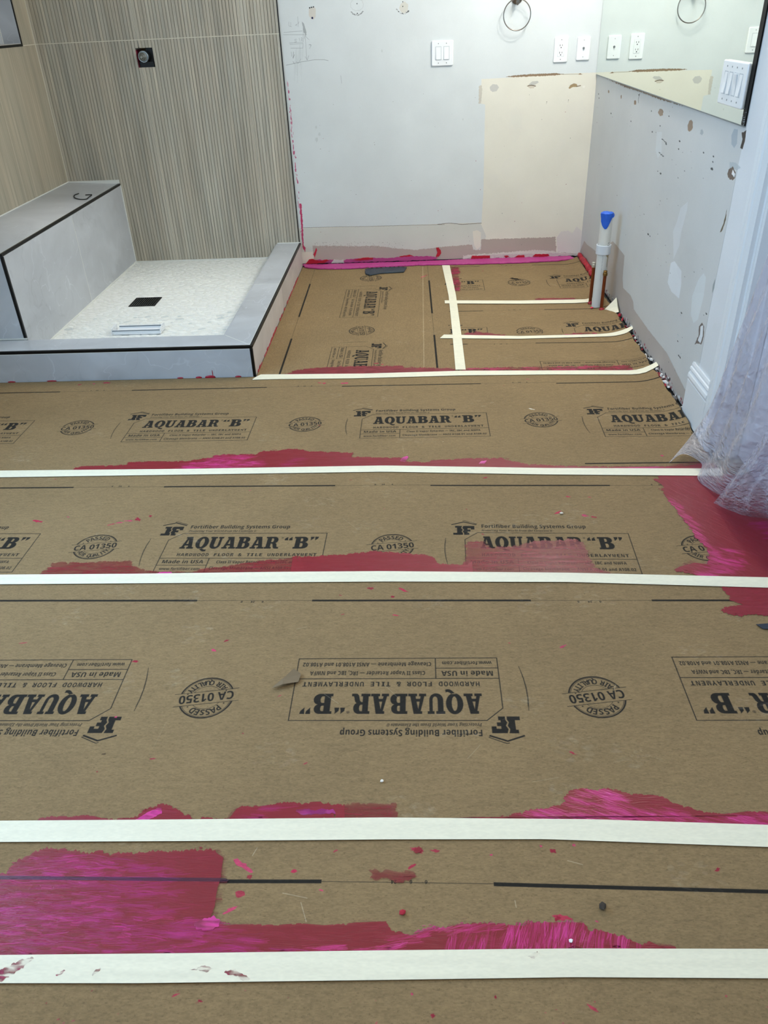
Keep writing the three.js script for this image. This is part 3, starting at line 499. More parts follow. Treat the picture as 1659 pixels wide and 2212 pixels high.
{ // white plastic bracket behind the curb
  const g = thing('plastic_bracket', 'white plastic bracket with perforated end plates on the pebble floor behind the curb', 'bracket');
  const m = phy({ color: 0xeaedef, roughness: 0.3 }), dark = std({ color: 0x5f6b72, roughness: 0.6 });
  const y0 = 0.0625, x0 = -1.548, x1 = -1.302;
  mesh('back_rail', box(x0 + 0.012, x1, y0, y0 + 0.020, -3.876, -3.872), m, g);
  mesh('tray', box(x0 + 0.008, x1, y0, y0 + 0.006, -3.872, -3.79), m, g);
  mesh('front_rail', box(x0, x1, y0, y0 + 0.022, -3.800, -3.796), m, g);
  mesh('seam', mergeGeometries([box(x0 + 0.012, x1, y0 + 0.014, y0 + 0.018, -3.872, -3.8712), box(x0, x1, y0 + 0.016, y0 + 0.020, -3.796, -3.7952)]), dark, g);
  for (const [xa, n] of [[x0 - 0.004, 3], [x1, 3]]) {
    const s = new THREE.Shape([[-0.045, 0], [0.045, 0], [0.040, 0.03], [0.012, 0.035], [-0.040, 0.026]].map((p) => new THREE.Vector2(...p)));
    for (let i = 0; i < n; i++) for (let j = 0; j < 2; j++) { const h = new THREE.Path(); h.absarc(-0.026 + i * 0.026, 0.009 + j * 0.013, 0.0028, 0, Math.PI * 2, true); s.holes.push(h); }
    const e = new THREE.ExtrudeGeometry(s, { depth: 0.0035, bevelEnabled: false }); e.rotateY(Math.PI / 2); e.translate(xa, y0, -3.835); mesh('end_plate', e, m, g);
  }
}

// ================================================================ FLOOR COVERING
// the paper turns up a little where it meets the right wall
const curl = (x, z) => (x > 0.94 && z < -2.74 ? 0.022 * Math.pow((x - 0.94) / 0.11, 2) : 0);
const PAPER_Y = 0.0016;

// --- print on the paper, in metres; local x to the reader's right, local y away from the reader
const INK = '#2b2824';
function slabLetters(ctx, text, x, y, h, adv) {
  const glyph = {
    A: (c) => { c.moveTo(0.24, 1); c.lineTo(0.68, 1); c.lineTo(0.86, 0.13); c.lineTo(0.97, 0.13); c.lineTo(0.97, 0); c.lineTo(0.50, 0); c.lineTo(0.50, 0.13); c.lineTo(0.58, 0.13); c.lineTo(0.56, 0.26); c.lineTo(0.34, 0.26); c.lineTo(0.31, 0.13); c.lineTo(0.40, 0.13); c.lineTo(0.40, 0); c.lineTo(0.02, 0); c.lineTo(0.02, 0.13); c.lineTo(0.12, 0.13); c.lineTo(0.32, 0.87); c.lineTo(0.24, 0.87); c.closePath(); c.moveTo(0.44, 0.78); c.lineTo(0.37, 0.40); c.lineTo(0.53, 0.40); c.closePath(); return 0.98; },
    Q: (c) => { c.ellipse(0.46, 0.5, 0.45, 0.52, 0, 0, 7); c.moveTo(0.62, 0.5); c.ellipse(0.46, 0.5, 0.15, 0.36, 0, 0, 7); c.moveTo(0.34, 0.02); c.bezierCurveTo(0.5, -0.02, 0.6, -0.32, 0.92, -0.20); c.lineTo(0.90, -0.06); c.bezierCurveTo(0.78, -0.14, 0.66, -0.02, 0.6, 0.02); c.closePath(); return 0.94; },
    U: (c) => { c.moveTo(0, 1); c.lineTo(0.46, 1); c.lineTo(0.46, 0.87); c.lineTo(0.37, 0.87); c.lineTo(0.37, 0.34); c.bezierCurveTo(0.37, 0.08, 0.64, 0.08, 0.64, 0.34); c.lineTo(0.64, 0.87); c.lineTo(0.55, 0.87); c.lineTo(0.55, 1); c.lineTo(0.90, 1); c.lineTo(0.90, 0.87); c.lineTo(0.81, 0.87); c.lineTo(0.81, 0.34); c.bezierCurveTo(0.81, -0.13, 0.08, -0.13, 0.08, 0.34); c.lineTo(0.08, 0.87); c.lineTo(0, 0.87); c.closePath(); return 0.92; },
    B: (c) => { c.moveTo(0, 1); c.lineTo(0.54, 1); c.bezierCurveTo(0.90, 1, 0.92, 0.60, 0.68, 0.54); c.bezierCurveTo(1.0, 0.48, 0.98, 0, 0.56, 0); c.lineTo(0, 0); c.lineTo(0, 0.13); c.lineTo(0.09, 0.13); c.lineTo(0.09, 0.87); c.lineTo(0, 0.87); c.closePath(); c.moveTo(0.39, 0.87); c.lineTo(0.48, 0.87); c.bezierCurveTo(0.56, 0.87, 0.56, 0.60, 0.48, 0.60); c.lineTo(0.39, 0.60); c.closePath(); c.moveTo(0.39, 0.46); c.lineTo(0.49, 0.46); c.bezierCurveTo(0.60, 0.46, 0.60, 0.13, 0.49, 0.13); c.lineTo(0.39, 0.13); c.closePath(); return 0.93; },
    R: (c) => { c.moveTo(0, 1); c.lineTo(0.54, 1); c.bezierCurveTo(0.93, 1, 0.94, 0.55, 0.70, 0.47); c.bezierCurveTo(0.86, 0.42, 0.80, 0.13, 0.90, 0.13); c.lineTo(0.98, 0.13); c.lineTo(0.98, 0); c.lineTo(0.76, 0); c.bezierCurveTo(0.50, 0, 0.62, 0.42, 0.44, 0.42); c.lineTo(0.39, 0.42); c.lineTo(0.39, 0.13); c.lineTo(0.48, 0.13); c.lineTo(0.48, 0); c.lineTo(0, 0); c.lineTo(0, 0.13); c.lineTo(0.09, 0.13); c.lineTo(0.09, 0.87); c.lineTo(0, 0.87); c.closePath(); c.moveTo(0.39, 0.87); c.lineTo(0.48, 0.87); c.bezierCurveTo(0.58, 0.87, 0.58, 0.55, 0.48, 0.55); c.lineTo(0.39, 0.55); c.closePath(); return 1.0; },
    '“': (c) => { for (const o of [0, 0.27]) { c.moveTo(o + 0.22, 1); c.lineTo(o + 0.20, 0.92); c.lineTo(o + 0.24, 0.70); c.lineTo(o + 0.02, 0.70); c.lineTo(o + 0.04, 0.86); c.closePath(); } return 0.60; },
    '”': (c) => { for (const o of [0, 0.27]) { c.moveTo(o + 0.02, 1); c.lineTo(o + 0.25, 1); c.lineTo(o + 0.22, 0.86); c.lineTo(o + 0.04, 0.68); c.lineTo(o + 0.05, 0.76); c.closePath(); } return 0.5; },
    ' ': () => 0.18,
  };
  let cx = x;
  for (const ch of text) {
    ctx.save(); ctx.translate(cx, -y); ctx.scale(h * adv, -h); ctx.beginPath(); const w = glyph[ch](ctx); ctx.fill('evenodd'); ctx.restore();
    cx += (w + 0.03) * h * adv;
  }
  return cx;
}
function fitText(ctx, text, x, y, w, h, font) {   // text from x, baseline y, w wide, capitals h tall
  ctx.save(); ctx.font = font.replace('$', '100px'); const m = ctx.measureText(text).width;
  ctx.translate(x, -y); ctx.scale(w / m, h / 72); ctx.fillText(text, 0, 0); ctx.restore();
}
function spaced(ctx, text, x, y, w, h, font) { const n = text.length; const xs = w / n; ctx.save(); ctx.font = font.replace('$', '100px'); for (let i = 0; i < n; i++) { ctx.save(); ctx.translate(x + xs * i, -y); const m = ctx.measureText(text[i]).width || 1; const k = Math.min(h / 72 * 1.25, xs * 0.92 / m); ctx.scale(k, h / 72); ctx.fillText(text[i], 0, 0); ctx.restore(); } ctx.restore(); }
function brandBlock(ctx) {   // origin: lower left corner of the frame, already in metres, y downwards on the canvas
  ctx.fillStyle = ctx.strokeStyle = INK; ctx.lineWidth = 0.0021; ctx.lineJoin = 'miter';
  const path = (pts, close) => { ctx.beginPath(); pts.forEach(([x, y], i) => (i ? ctx.lineTo(x, -y) : ctx.moveTo(x, -y))); if (close) ctx.closePath(); ctx.stroke(); };
  path([[0, 0], [0.506, 0], [0.506, 0.208], [0.040, 0.208], [0, 0.170]], true);
  path([[0, 0.072], [0.506, 0.072]]); path([[0.156, 0], [0.156, 0.072]]); path([[0, 0.036], [0.156, 0.036]]);
  const e = slabLetters(ctx, 'AQUABAR', 0.046, 0.123, 0.0645, 0.708);
  ctx.save(); ctx.lineWidth = 0.0008; ctx.beginPath(); ctx.arc(e + 0.004, -0.182, 0.0034, 0, 7); ctx.stroke(); ctx.restore(); fitText(ctx, 'R', e + 0.0024, 0.1802, 0.0034, 0.004, 'bold $ sans-serif');
  slabLetters(ctx, '“B”', e + 0.011, 0.123, 0.0645, 0.80);
  spaced(ctx, 'HARDWOOD FLOOR & TILE UNDERLAYMENT', 0.048, 0.083, 0.440, 0.0155, 'bold $ sans-serif');
  fitText(ctx, 'Made in USA', 0.012, 0.0460, 0.130, 0.0172, 'bold $ sans-serif');
  fitText(ctx, 'www.fortifiber.com', 0.014, 0.012, 0.126, 0.0125, 'bold $ sans-serif');
  fitText(ctx, 'Class II Vapor Retarder — IRC, IBC and NWFA', 0.182, 0.046, 0.290, 0.0138, 'bold $ sans-serif');
  fitText(ctx, 'Cleavage Membrane — ANSI A108.01 and A108.02', 0.166, 0.015, 0.328, 0.0138, 'bold $ sans-serif');
  fitText(ctx, 'Fortifiber Building Systems Group', 0.052, 0.236, 0.330, 0.0190, 'bold $ sans-serif');
  fitText(ctx, '®', 0.376, 0.243, 0.006, 0.006, '$ sans-serif');
  fitText(ctx, 'Protecting Your World from the Elements ®', 0.052, 0.2165, 0.222, 0.0095, 'italic bold $ serif');
  // house-and-letter emblem
  ctx.save(); ctx.translate(-0.036, -0.196);
  const f = (pts) => { ctx.beginPath(); pts.forEach(([x, y], i) => (i ? ctx.lineTo(x, -y) : ctx.moveTo(x, -y))); ctx.closePath(); ctx.fill(); };
  f([[0, 0], [0.030, 0], [0.030, 0.010], [0.026, 0.018], [0.030, 0.028], [0.025, 0.038], [0.028, 0.050], [0.006, 0.050], [0.006, 0.040], [0.012, 0.040], [0.012, 0.011], [0, 0.011]]);
  f([[0.034, 0], [0.050, 0], [0.050, 0.011], [0.045, 0.011], [0.045, 0.018], [0.054, 0.018], [0.054, 0.029], [0.045, 0.029], [0.045, 0.037], [0.056, 0.037], [0.056, 0.030], [0.067, 0.030], [0.067, 0.050], [0.032, 0.050], [0.029, 0.038], [0.034, 0.028], [0.030, 0.018], [0.034, 0.010]]);
  ctx.lineWidth = 0.0042; path([[-0.006, 0.057], [0.034, 0.073], [0.074, 0.057]]); ctx.lineWidth = 0.0018; path([[0.030, 0.078], [0.036, 0.080], [0.076, 0.062]]);
  ctx.restore();
  // two thin crease scribbles beside the frame
  ctx.lineWidth = 0.0011; ctx.beginPath(); ctx.moveTo(-0.052, -0.030); ctx.quadraticCurveTo(-0.070, -0.105, -0.060, -0.178); ctx.moveTo(-0.055, -0.045); ctx.quadraticCurveTo(-0.066, -0.11, -0.060, -0.165); ctx.stroke();
}
function seal(ctx) {   // origin at the centre
  ctx.fillStyle = ctx.strokeStyle = INK; ctx.save(); ctx.rotate(-0.14);
  const clipBand = () => { ctx.beginPath(); ctx.rect(-0.2, -0.2, 0.4, 0.179); ctx.rect(-0.2, 0.021, 0.4, 0.179); ctx.clip(); };
  ctx.save(); clipBand();
  ctx.lineWidth = 0.0036; ctx.beginPath(); ctx.arc(0, 0, 0.0655, 0, 7); ctx.stroke();
  ctx.lineWidth = 0.0010; ctx.beginPath(); ctx.arc(0, 0, 0.0620, 0, 7); ctx.stroke(); ctx.beginPath(); ctx.arc(0, 0, 0.0375, 0, 7); ctx.stroke();
  ctx.restore();
  ctx.lineWidth = 0.0014; for (const y of [-0.0205, 0.0205]) { ctx.beginPath(); ctx.moveTo(-0.079, y); ctx.lineTo(0.079, y); ctx.stroke(); }
  fitText(ctx, 'CA 01350', -0.068, -0.0135, 0.136, 0.027, 'bold $ sans-serif');
  ctx.lineWidth = 0.0016;
  const arcText = (t, r, mid, step, flip, h) => { for (let i = 0; i < t.length; i++) { const a = mid + (i - (t.length - 1) / 2) * step * (flip ? -1 : 1); ctx.save(); ctx.rotate(a); ctx.translate(0, flip ? r : -r); ctx.font = 'bold 100px sans-serif'; const m = ctx.measureText(t[i]).width; ctx.scale(h / 72 * 0.9, h / 72); ctx.fillText(t[i], -m / 2, flip ? 36 : 36); ctx.restore(); } };
  arcText('PASSED', 0.0490, 0, 0.27, false, 0.0185); arcText('AIR QUALITY', 0.0490, 0, 0.198, true, 0.0160);
  for (const [a, r] of [[-1.05, 0.050], [1.05, 0.050], [Math.PI - 1.22, 0.050], [Math.PI + 1.22, 0.050]]) { ctx.save(); ctx.rotate(a); ctx.translate(0, -r); ctx.beginPath(); for (let i = 0; i < 10; i++) { const q = i * Math.PI / 5, s = i % 2 ? 0.0012 : 0.0030; ctx.lineTo(Math.sin(q) * s, -Math.cos(q) * s); } ctx.fill(); ctx.restore(); }
  ctx.restore();
}

const paperBump = rep(grainBump, 3, 3);
function paperCanvas(x0, x1, z0, z1, w) {
  const s = w / (x1 - x0), h = Math.round((z1 - z0) * s), c = canvasOf(w, h), ctx = c.getContext('2d');
  const C = (x, z) => [(x - x0) * s, (z - z0) * s];
  ctx.fillStyle = '#8f7857'; ctx.fillRect(0, 0, w, h);
  return {
    c, ctx, s, C,
    stamp(fn, x, z, turn) { ctx.save(); ctx.translate(...C(x, z)); ctx.rotate(turn); ctx.scale(s, s); fn(ctx); ctx.restore(); },
    bar(xa, za, xb, zb, t = 0.0075) { ctx.strokeStyle = INK; ctx.lineWidth = t * s; ctx.lineCap = 'butt'; ctx.beginPath(); ctx.moveTo(...C(xa, za)); ctx.lineTo(...C(xb, zb)); ctx.stroke(); },
    speck(px, py, r, col, a = 1) { const p = fl(px, py); const [X, Y] = C(p.x, p.z); ctx.globalAlpha = a; ctx.fillStyle = col; ctx.beginPath(); const n = 13, e = rr(1, 2.1), t = rr(-0.7, 0.7); for (let i = 0; i < n; i++) { const q = i / n * 6.283, k = rr(0.45, 1.25) * r * s, u = Math.cos(q) * k * e, v = Math.sin(q) * k / e; ctx.lineTo(X + u * Math.cos(t) - v * Math.sin(t), Y + u * Math.sin(t) + v * Math.cos(t)); } ctx.fill(); ctx.globalAlpha = 1; },
    scratch(px, py, len, ang, a = 0.5, w2 = 0.0012) { const p = fl(px, py); const [X, Y] = C(p.x, p.z); ctx.globalAlpha = a; ctx.strokeStyle = '#d8ccb4'; ctx.lineWidth = w2 * s; ctx.beginPath(); ctx.moveTo(X, Y); ctx.lineTo(X + Math.cos(ang) * len * s, Y + Math.sin(ang) * len * s); ctx.stroke(); ctx.globalAlpha = 1; },
    fibres(along) {
      const d = ctx.getImageData(0, 0, w, h), q = d.data;
      for (let j = 0; j < h; j++) for (let i = 0; i < w; i++) {
        const X = (i / s + x0) * 1000, Z = (j / s + z0) * 1000, a = along ? X : Z, b = along ? Z : X;   // millimetres, a along the web
        const m = 1 + 0.07 * (vnoise(a * 0.06, b * 0.22) - 0.5) + 0.13 * (vnoise(a * 0.20 + 40, b * 0.55) - 0.5) + 0.08 * (fbm(X * 0.006 + 5, Z * 0.006, 3) - 0.45) + 0.05 * (hash(i, j) - 0.5), o = (j * w + i) * 4;
        const fl2 = vnoise(a * 0.30 + 11, b * 0.8 + 7) > 0.88 ? 0.88 : 1;
        q[o] = Math.min(255, q[o] * m * fl2); q[o + 1] = Math.min(255, q[o + 1] * m * fl2); q[o + 2] = Math.min(255, q[o + 2] * (m * 0.98 + 0.02) * fl2);
      }
      ctx.putImageData(d, 0, 0);
    },
    chalk(n) { for (let i = 0; i < n; i++) { const X = rr(0, w), Y = rr(0, h); for (let k = 0; k < 26; k++) { ctx.globalAlpha = rr(0.02, 0.09); ctx.fillStyle = '#d9d2c4'; ctx.beginPath(); ctx.ellipse(X + rr(-1, 1) * 0.05 * s, Y + rr(-1, 1) * 0.035 * s, rr(0.002, 0.014) * s, rr(0.001, 0.006) * s, rr(-0.6, 0.6), 0, 7); ctx.fill(); } } ctx.globalAlpha = 1; },
  };
}
const sheets = {};
function sheet(key, name, labelText, x0, x1, z0, z1, w, y, draw, along = true) {
  const P = paperCanvas(x0, x1, z0, z1, w);
  draw(P); P.chalk(Math.round((x1 - x0) * (z1 - z0) * 12)); P.fibres(along);
  const nx = Math.max(2, Math.round((x1 - x0) / 0.02)), nz = Math.max(2, Math.round((z1 - z0) / 0.03));
  const g = new THREE.PlaneGeometry(x1 - x0, z1 - z0, nx, nz); g.rotateX(-Math.PI / 2); g.translate((x0 + x1) / 2, y, (z0 + z1) / 2);
  const p = g.attributes.position;
  for (let i = 0; i < p.count; i++) {
    let X = p.getX(i), Z = p.getZ(i);
    if (X > 1.0 && Z < -2.74) { const cut = 0.012 * (fbm(Z * 14, 2) - 0.5) + 0.006 * (vnoise(Z * 60, 9) - 0.5); X += cut * (X - 1.0) / 0.045; p.setX(i, X); }
    p.setY(i, y + curl(X, Z) + 0.0011 * (fbm(X * 5 + 3, Z * 5, 2) - 0.35) * (X < x1 - 0.01 ? 1 : 0));
  }
  g.computeVertexNormals();
  const t = texOf(P.c, true, THREE.ClampToEdgeWrapping);
  const grp = thing(name, labelText, 'paper sheet', 'underlayment sheets taped over the floor');
  const b = paperBump.clone(); b.repeat.set((x1 - x0) * 5, (z1 - z0) * 5); b.needsUpdate = true;
  mesh('paper', g, phy({ map: t, roughness: 0.8, specularIntensity: 0.25, bumpMap: b, bumpScale: 0.0007 }), grp);
  sheets[key] = grp;
  return grp;
}
const REP = 0.945;
// rows of print: anchor (x, z) of one frame corner, direction of reading
function rowOfPrint(P, ax, az, turn, n0, n1, slope = 0) {
  for (let k = n0; k <= n1; k++) {
    const c = Math.cos(turn), s = Math.sin(turn), q = (lx, ly) => [ax + (lx + k * REP) * c + ly * s, az + (lx + k * REP) * s - ly * c];
    P.stamp(brandBlock, ...q(0, 0), turn); P.stamp(seal, ...q(0.718, 0.134), turn);
  }
}
function rowOfDashes(P, ax, az, turn, ly, n0, n1) {
  const c = Math.cos(turn), s = Math.sin(turn), q = (lx) => [ax + lx * c + ly * s, az + lx * s - ly * c];
  for (let k = n0; k <= n1; k++) {
    P.bar(...q(-0.112 + k * REP), ...q(0.502 + k * REP)); P.bar(...q(0.502 + k * REP), ...q(0.835 + k * REP), 0.0010);
    for (const [t, o] of [['6', 0.64], ['24', 0.665], ['6', 0.70]]) P.stamp((x) => { x.fillStyle = INK; fitText(x, t, 0, 0.002, 0.006 * t.length, 0.008, 'bold $ sans-serif'); }, ...q(o + k * REP), turn);
  }
}
const PINKS = ['#b02f4a', '#c23a55', '#9c2a3e', '#d0476f'];
const splash = (P, list) => { for (const [px, py, r] of list) P.speck(px, py, r, PINKS[Math.floor(rnd() * 4)], rr(0.75, 1)); };

sheet('s0', 'underlayment_sheet', 'plain kraft underlayment sheet running out past the paint-flecked masking tape', -0.95, 0.78, -0.725, 0.05, 1536, PAPER_Y, (P) => {
  for (let i = 0; i < 26; i++) P.speck(rr(0, 1659), rr(2130, 2212), rr(0.0005, 0.0018), PINKS[i % 4], 0.7);
  splash(P, [[380, 2150, 0.004], [432, 2163, 0.003], [890, 2149, 0.003], [1070, 2155, 0.0025], [1280, 2179, 0.006], [935, 2195, 0.004]]);
});
sheet('s1', 'underlayment_sheet', 'narrow strip of kraft sheet with a large magenta paint patch', -1.02, 0.80, -1.0, -0.714, 2048, PAPER_Y, (P) => {
  for (const k of [-1, 0, 1]) { const x = 0.129 + k * 0.948; P.bar(x, -0.868 + 0.012 * (x > 0 ? (x - 0.1) / 0.5 : 0) * (k > 0 ? 1 : 1), x + 0.62, -0.868 + (k === 0 ? 0.015 : -0.003)); P.bar(x - 0.33, -0.871, x, -0.868, 0.0009); }
  for (const [t, x] of [['24', -0.055], ['6', -0.025], ['6', 0.004]]) P.stamp((c) => { c.fillStyle = INK; fitText(c, t, 0, 0.001, 0.0055 * t.length, 0.008, 'bold $ sans-serif'); }, x, -0.876, Math.PI);
  splash(P, [[903, 1838, 0.009], [940, 1839, 0.006], [725, 1839, 0.004], [1060, 1848, 0.003], [1195, 1840, 0.006], [1168, 1829, 0.003], [635, 1883, 0.006], [693, 1924, 0.003], [1240, 1827, 0.004], [1550, 1880, 0.005], [890, 1872, 0.006], [520, 1930, 0.009], [500, 1965, 0.008], [525, 1870, 0.012], [540, 1895, 0.006], [1215, 1982, 0.010], [1205, 1985, 0.006], [1290, 1992, 0.003]]);
  for (const [px, py, l, a] of [[1225, 1860, 0.03, 0.3], [1112, 1945, 0.015, 1.5], [545, 1850, 0.02, -1.2], [610, 1930, 0.05, 0.2], [650, 1950, 0.04, 1.2]]) P.scratch(px, py, l, a, 0.6);
});
sheet('s2', 'underlayment_sheet', 'kraft underlayment sheet printed upside down, with pink paint along its seam', -1.28, 1.10, -1.83, -0.992, 2048, PAPER_Y + 0.0002, (P) => {
  rowOfPrint(P, 0.190, -1.480, Math.PI + 0.004, -1, 1); rowOfDashes(P, 0.19, -1.48, Math.PI + 0.016, -0.230, -1, 1);
  splash(P, [[1215, 1398, 0.007], [490, 1385, 0.005], [462, 1406, 0.006], [800, 1272, 0.008], [735, 1287, 0.003], [740, 1328, 0.003], [1316, 1744, 0.003], [1237, 1628, 0.005], [605, 1504, 0.003], [330, 1640, 0.004], [525, 1585, 0.002], [210, 1668, 0.002], [660, 1650, 0.003], [855, 1330, 0.006], [870, 1275, 0.010], [848, 1290, 0.006], [50, 1390, 0.005], [1100, 1390, 0.002], [250, 1550, 0.004], [292, 1430, 0.006]]);
  P.speck(224, 1630, 0.003, '#3a2e26'); P.speck(1389, 1393, 0.001, '#222');
  for (const [px, py, l, a, al] of [[830, 1480, 0.06, 0.9, 0.35], [700, 1500, 0.05, 0.7, 0.4], [1330, 1480, 0.02, 2, 0.5], [1010, 1640, 0.05, -0.9, 0.35], [640, 1360, 0.03, -0.3, 0.4], [360, 1560, 0.08, 1.7, 0.18], [1150, 1690, 0.06, -0.2, 0.3]]) P.scratch(px, py, l, a, al);
});
sheet('s3', 'underlayment_sheet', 'kraft underlayment sheet with red paint over its printed frame', -1.62, 1.16, -2.485, -1.81, 2048, PAPER_Y + 0.0004, (P) => {
  rowOfPrint(P, -0.807, -1.860, 0.022, -1, 0); rowOfPrint(P, 0.134, -1.840, 0.036, 0, 0);
  rowOfDashes(P, -0.807, -1.86, 0.020, 0.503, -1, 0); rowOfDashes(P, 0.134, -1.84, 0.034, 0.499, 0, 0);
  splash(P, [[298, 1123, 0.011], [280, 1126, 0.009], [258, 1130, 0.008], [325, 1116, 0.006], [240, 1134, 0.008], [80, 1127, 0.012], [148, 1118, 0.004], [758, 1038, 0.003], [1048, 1033, 0.006], [1227, 1074, 0.006], [1273, 1075, 0.004], [1205, 1108, 0.009], [1263, 1115, 0.009], [1283, 1118, 0.007], [1008, 1101, 0.003], [1043, 1155, 0.004], [540, 1060, 0.003], [830, 1100, 0.002], [120, 1036, 0.003]]);
  for (const [px, py, l, a, al] of [[700, 1060, 0.10, 0.5, 0.25], [740, 1120, 0.08, 0.9, 0.35], [690, 1075, 0.05, 0.4, 0.35], [1100, 1090, 0.05, 1, 0.2], [200, 1095, 0.10, 2.3, 0.2]]) P.scratch(px, py, l, a, al);
});
sheet('s4', 'underlayment_sheet', 'widest kraft underlayment sheet, lying along the front of the shower curb', -2.05, 1.045, -3.345, -2.455, 2048, PAPER_Y + 0.0006, (P) => {
  rowOfPrint(P, -1.178, -2.719, 0.012, -1, 0); rowOfPrint(P, -0.229, -2.709, 0.006, 0, 0); rowOfPrint(P, 0.712, -2.682, 0.02, 0, 0);
  rowOfDashes(P, -1.178, -2.719, 0.004, 0.505, -1, 0); rowOfDashes(P, -0.229, -2.709, 0.010, 0.505, 0, 0); rowOfDashes(P, 0.712, -2.682, 0.010, 0.510, 0, 0); rowOfDashes(P, 0.712, -2.69, 0.015, -0.215, 0, 0);
  splash(P, [[742, 829, 0.012], [690, 828, 0.007], [700, 829, 0.009], [230, 828, 0.012], [203, 830, 0.006], [172, 832, 0.008], [1140, 820, 0.005], [1088, 834, 0.003], [1430, 985, 0.006], [690, 920, 0.004], [1426, 818, 0.012], [1436, 832, 0.010]]);
  for (let i = 0; i < 30; i++) P.speck(rr(100, 1400), rr(830, 1000), rr(0.001, 0.0025), rnd() < 0.5 ? '#3b3028' : '#e2d8c4', 0.8);
  for (const [px, py, l, a, al] of [[470, 880, 0.2, 0.35, 0.3], [520, 860, 0.1, 0.2, 0.35], [480, 876, 0.08, -0.1, 0.4], [180, 860, 0.1, 1.4, 0.2], [1130, 868, 0.1, 0.4, 0.35], [870, 965, 0.05, 1.5, 0.4], [760, 985, 0.04, 0.3, 0.3]]) P.scratch(px, py, l, a, al);
  const q = fl(1150, 885); P.speck(1150, 885, 0.008, '#e7e3da', 0.9);
});
sheet('s5', 'underlayment_sheet', 'kraft underlayment sheet with sideways print between the curb side and vertical tape', -0.742, 0.178, -5.165, -3.35, 1024, PAPER_Y + 0.0008, (P) => {
  // reads towards the viewer: local x runs to +z
  rowOfPrint(P, -0.416, -4.645, Math.PI / 2 + 0.006, -1, 1);
  for (const [xa, xb] of [[-0.655, -0.638], [0.076, 0.092]]) for (const [z0, z1] of [[-5.73, -5.115], [-4.785, -4.172], [-3.835, -3.22]]) P.bar(xa + (xb - xa) * (z0 + 5.2) / 1.8, z0, xa + (xb - xa) * (z1 + 5.2) / 1.8, z1, 0.009);
  P.bar(-0.655, -5.1, -0.638, -3.36, 0.001); P.bar(0.076, -5.1, 0.092, -3.36, 0.001);
  splash(P, [[915, 598, 0.012], [912, 601, 0.008], [922, 595, 0.008], [813, 786, 0.008], [826, 788, 0.006], [700, 798, 0.006], [905, 592, 0.003]]);
  for (let i = 0; i < 20; i++) P.speck(rr(600, 960), rr(600, 800), rr(0.001, 0.003), rnd() < 0.4 ? '#3b3028' : '#dcd2be', 0.8);
  for (const [px, py, l, a, al] of [[730, 606, 0.04, 2.0, 0.6], [670, 676, 0.12, 0.3, 0.25], [680, 745, 0.15, 0.5, 0.25], [690, 770, 0.12, -0.5, 0.25], [810, 735, 0.06, -0.3, 0.5], [740, 692, 0.03, -0.3, 0.6], [655, 780, 0.08, 0.9, 0.25]]) P.scratch(px, py, l, a, al);
  const [X0, Y0] = P.C(0.045, -5.1), [X1, Y1] = P.C(0.03, -3.36); P.ctx.globalAlpha = 0.25; P.ctx.strokeStyle = '#e3d4b2'; P.ctx.lineWidth = 0.006 * P.s; P.ctx.beginPath(); P.ctx.moveTo(X0, Y0); P.ctx.lineTo(X1, Y1); P.ctx.stroke(); P.ctx.globalAlpha = 1;
}, false);
sheet('s6', 'underlayment_sheet', 'kraft underlayment sheet against the back wall, cut around the capped drain pipe', 0.165, 1.040, -5.155, -4.275, 1024, PAPER_Y + 0.0006, (P) => {
  rowOfPrint(P, -0.105, -4.568, 0.016, 0, 1); rowOfDashes(P, -0.105, -4.568, 0.02, 0.503, 0, 1);
  splash(P, [[1043, 586, 0.006], [985, 600, 0.010]]); P.speck(1112, 603, 0.022, '#17120e'); P.speck(1105, 602, 0.012, '#17120e'); P.speck(1119, 605, 0.012, '#17120e');
  P.scratch(1070, 590, 0.06, 0.3, 0.4);
});
sheet('s7', 'underlayment_sheet', 'kraft underlayment strip printed upright in front of the capped drain pipe', 0.165, 1.045, -4.285, -3.800, 1024, PAPER_Y + 0.0008, (P) => {
  rowOfPrint(P, -0.150, -3.735, 0.030, 0, 1); rowOfDashes(P, -0.150, -3.735, 0.022, 0.465, 0, 1);
});
sheet('s8', 'underlayment_sheet', 'kraft underlayment strip printed upside down beside the vertical tape end', 0.165, 1.045, -3.815, -3.347, 1024, PAPER_Y + 0.0010, (P) => {
  rowOfPrint(P, 1.075, -3.432, Math.PI + 0.03, 0, 1); rowOfDashes(P, 1.075, -3.432, Math.PI + 0.03, -0.236, 0, 1);
  P.scratch(1210, 770, 0.1, 0.5, 0.25); P.scratch(1100, 760, 0.1, 0.2, 0.2); splash(P, [[1138, 818, 0.006]]);
});

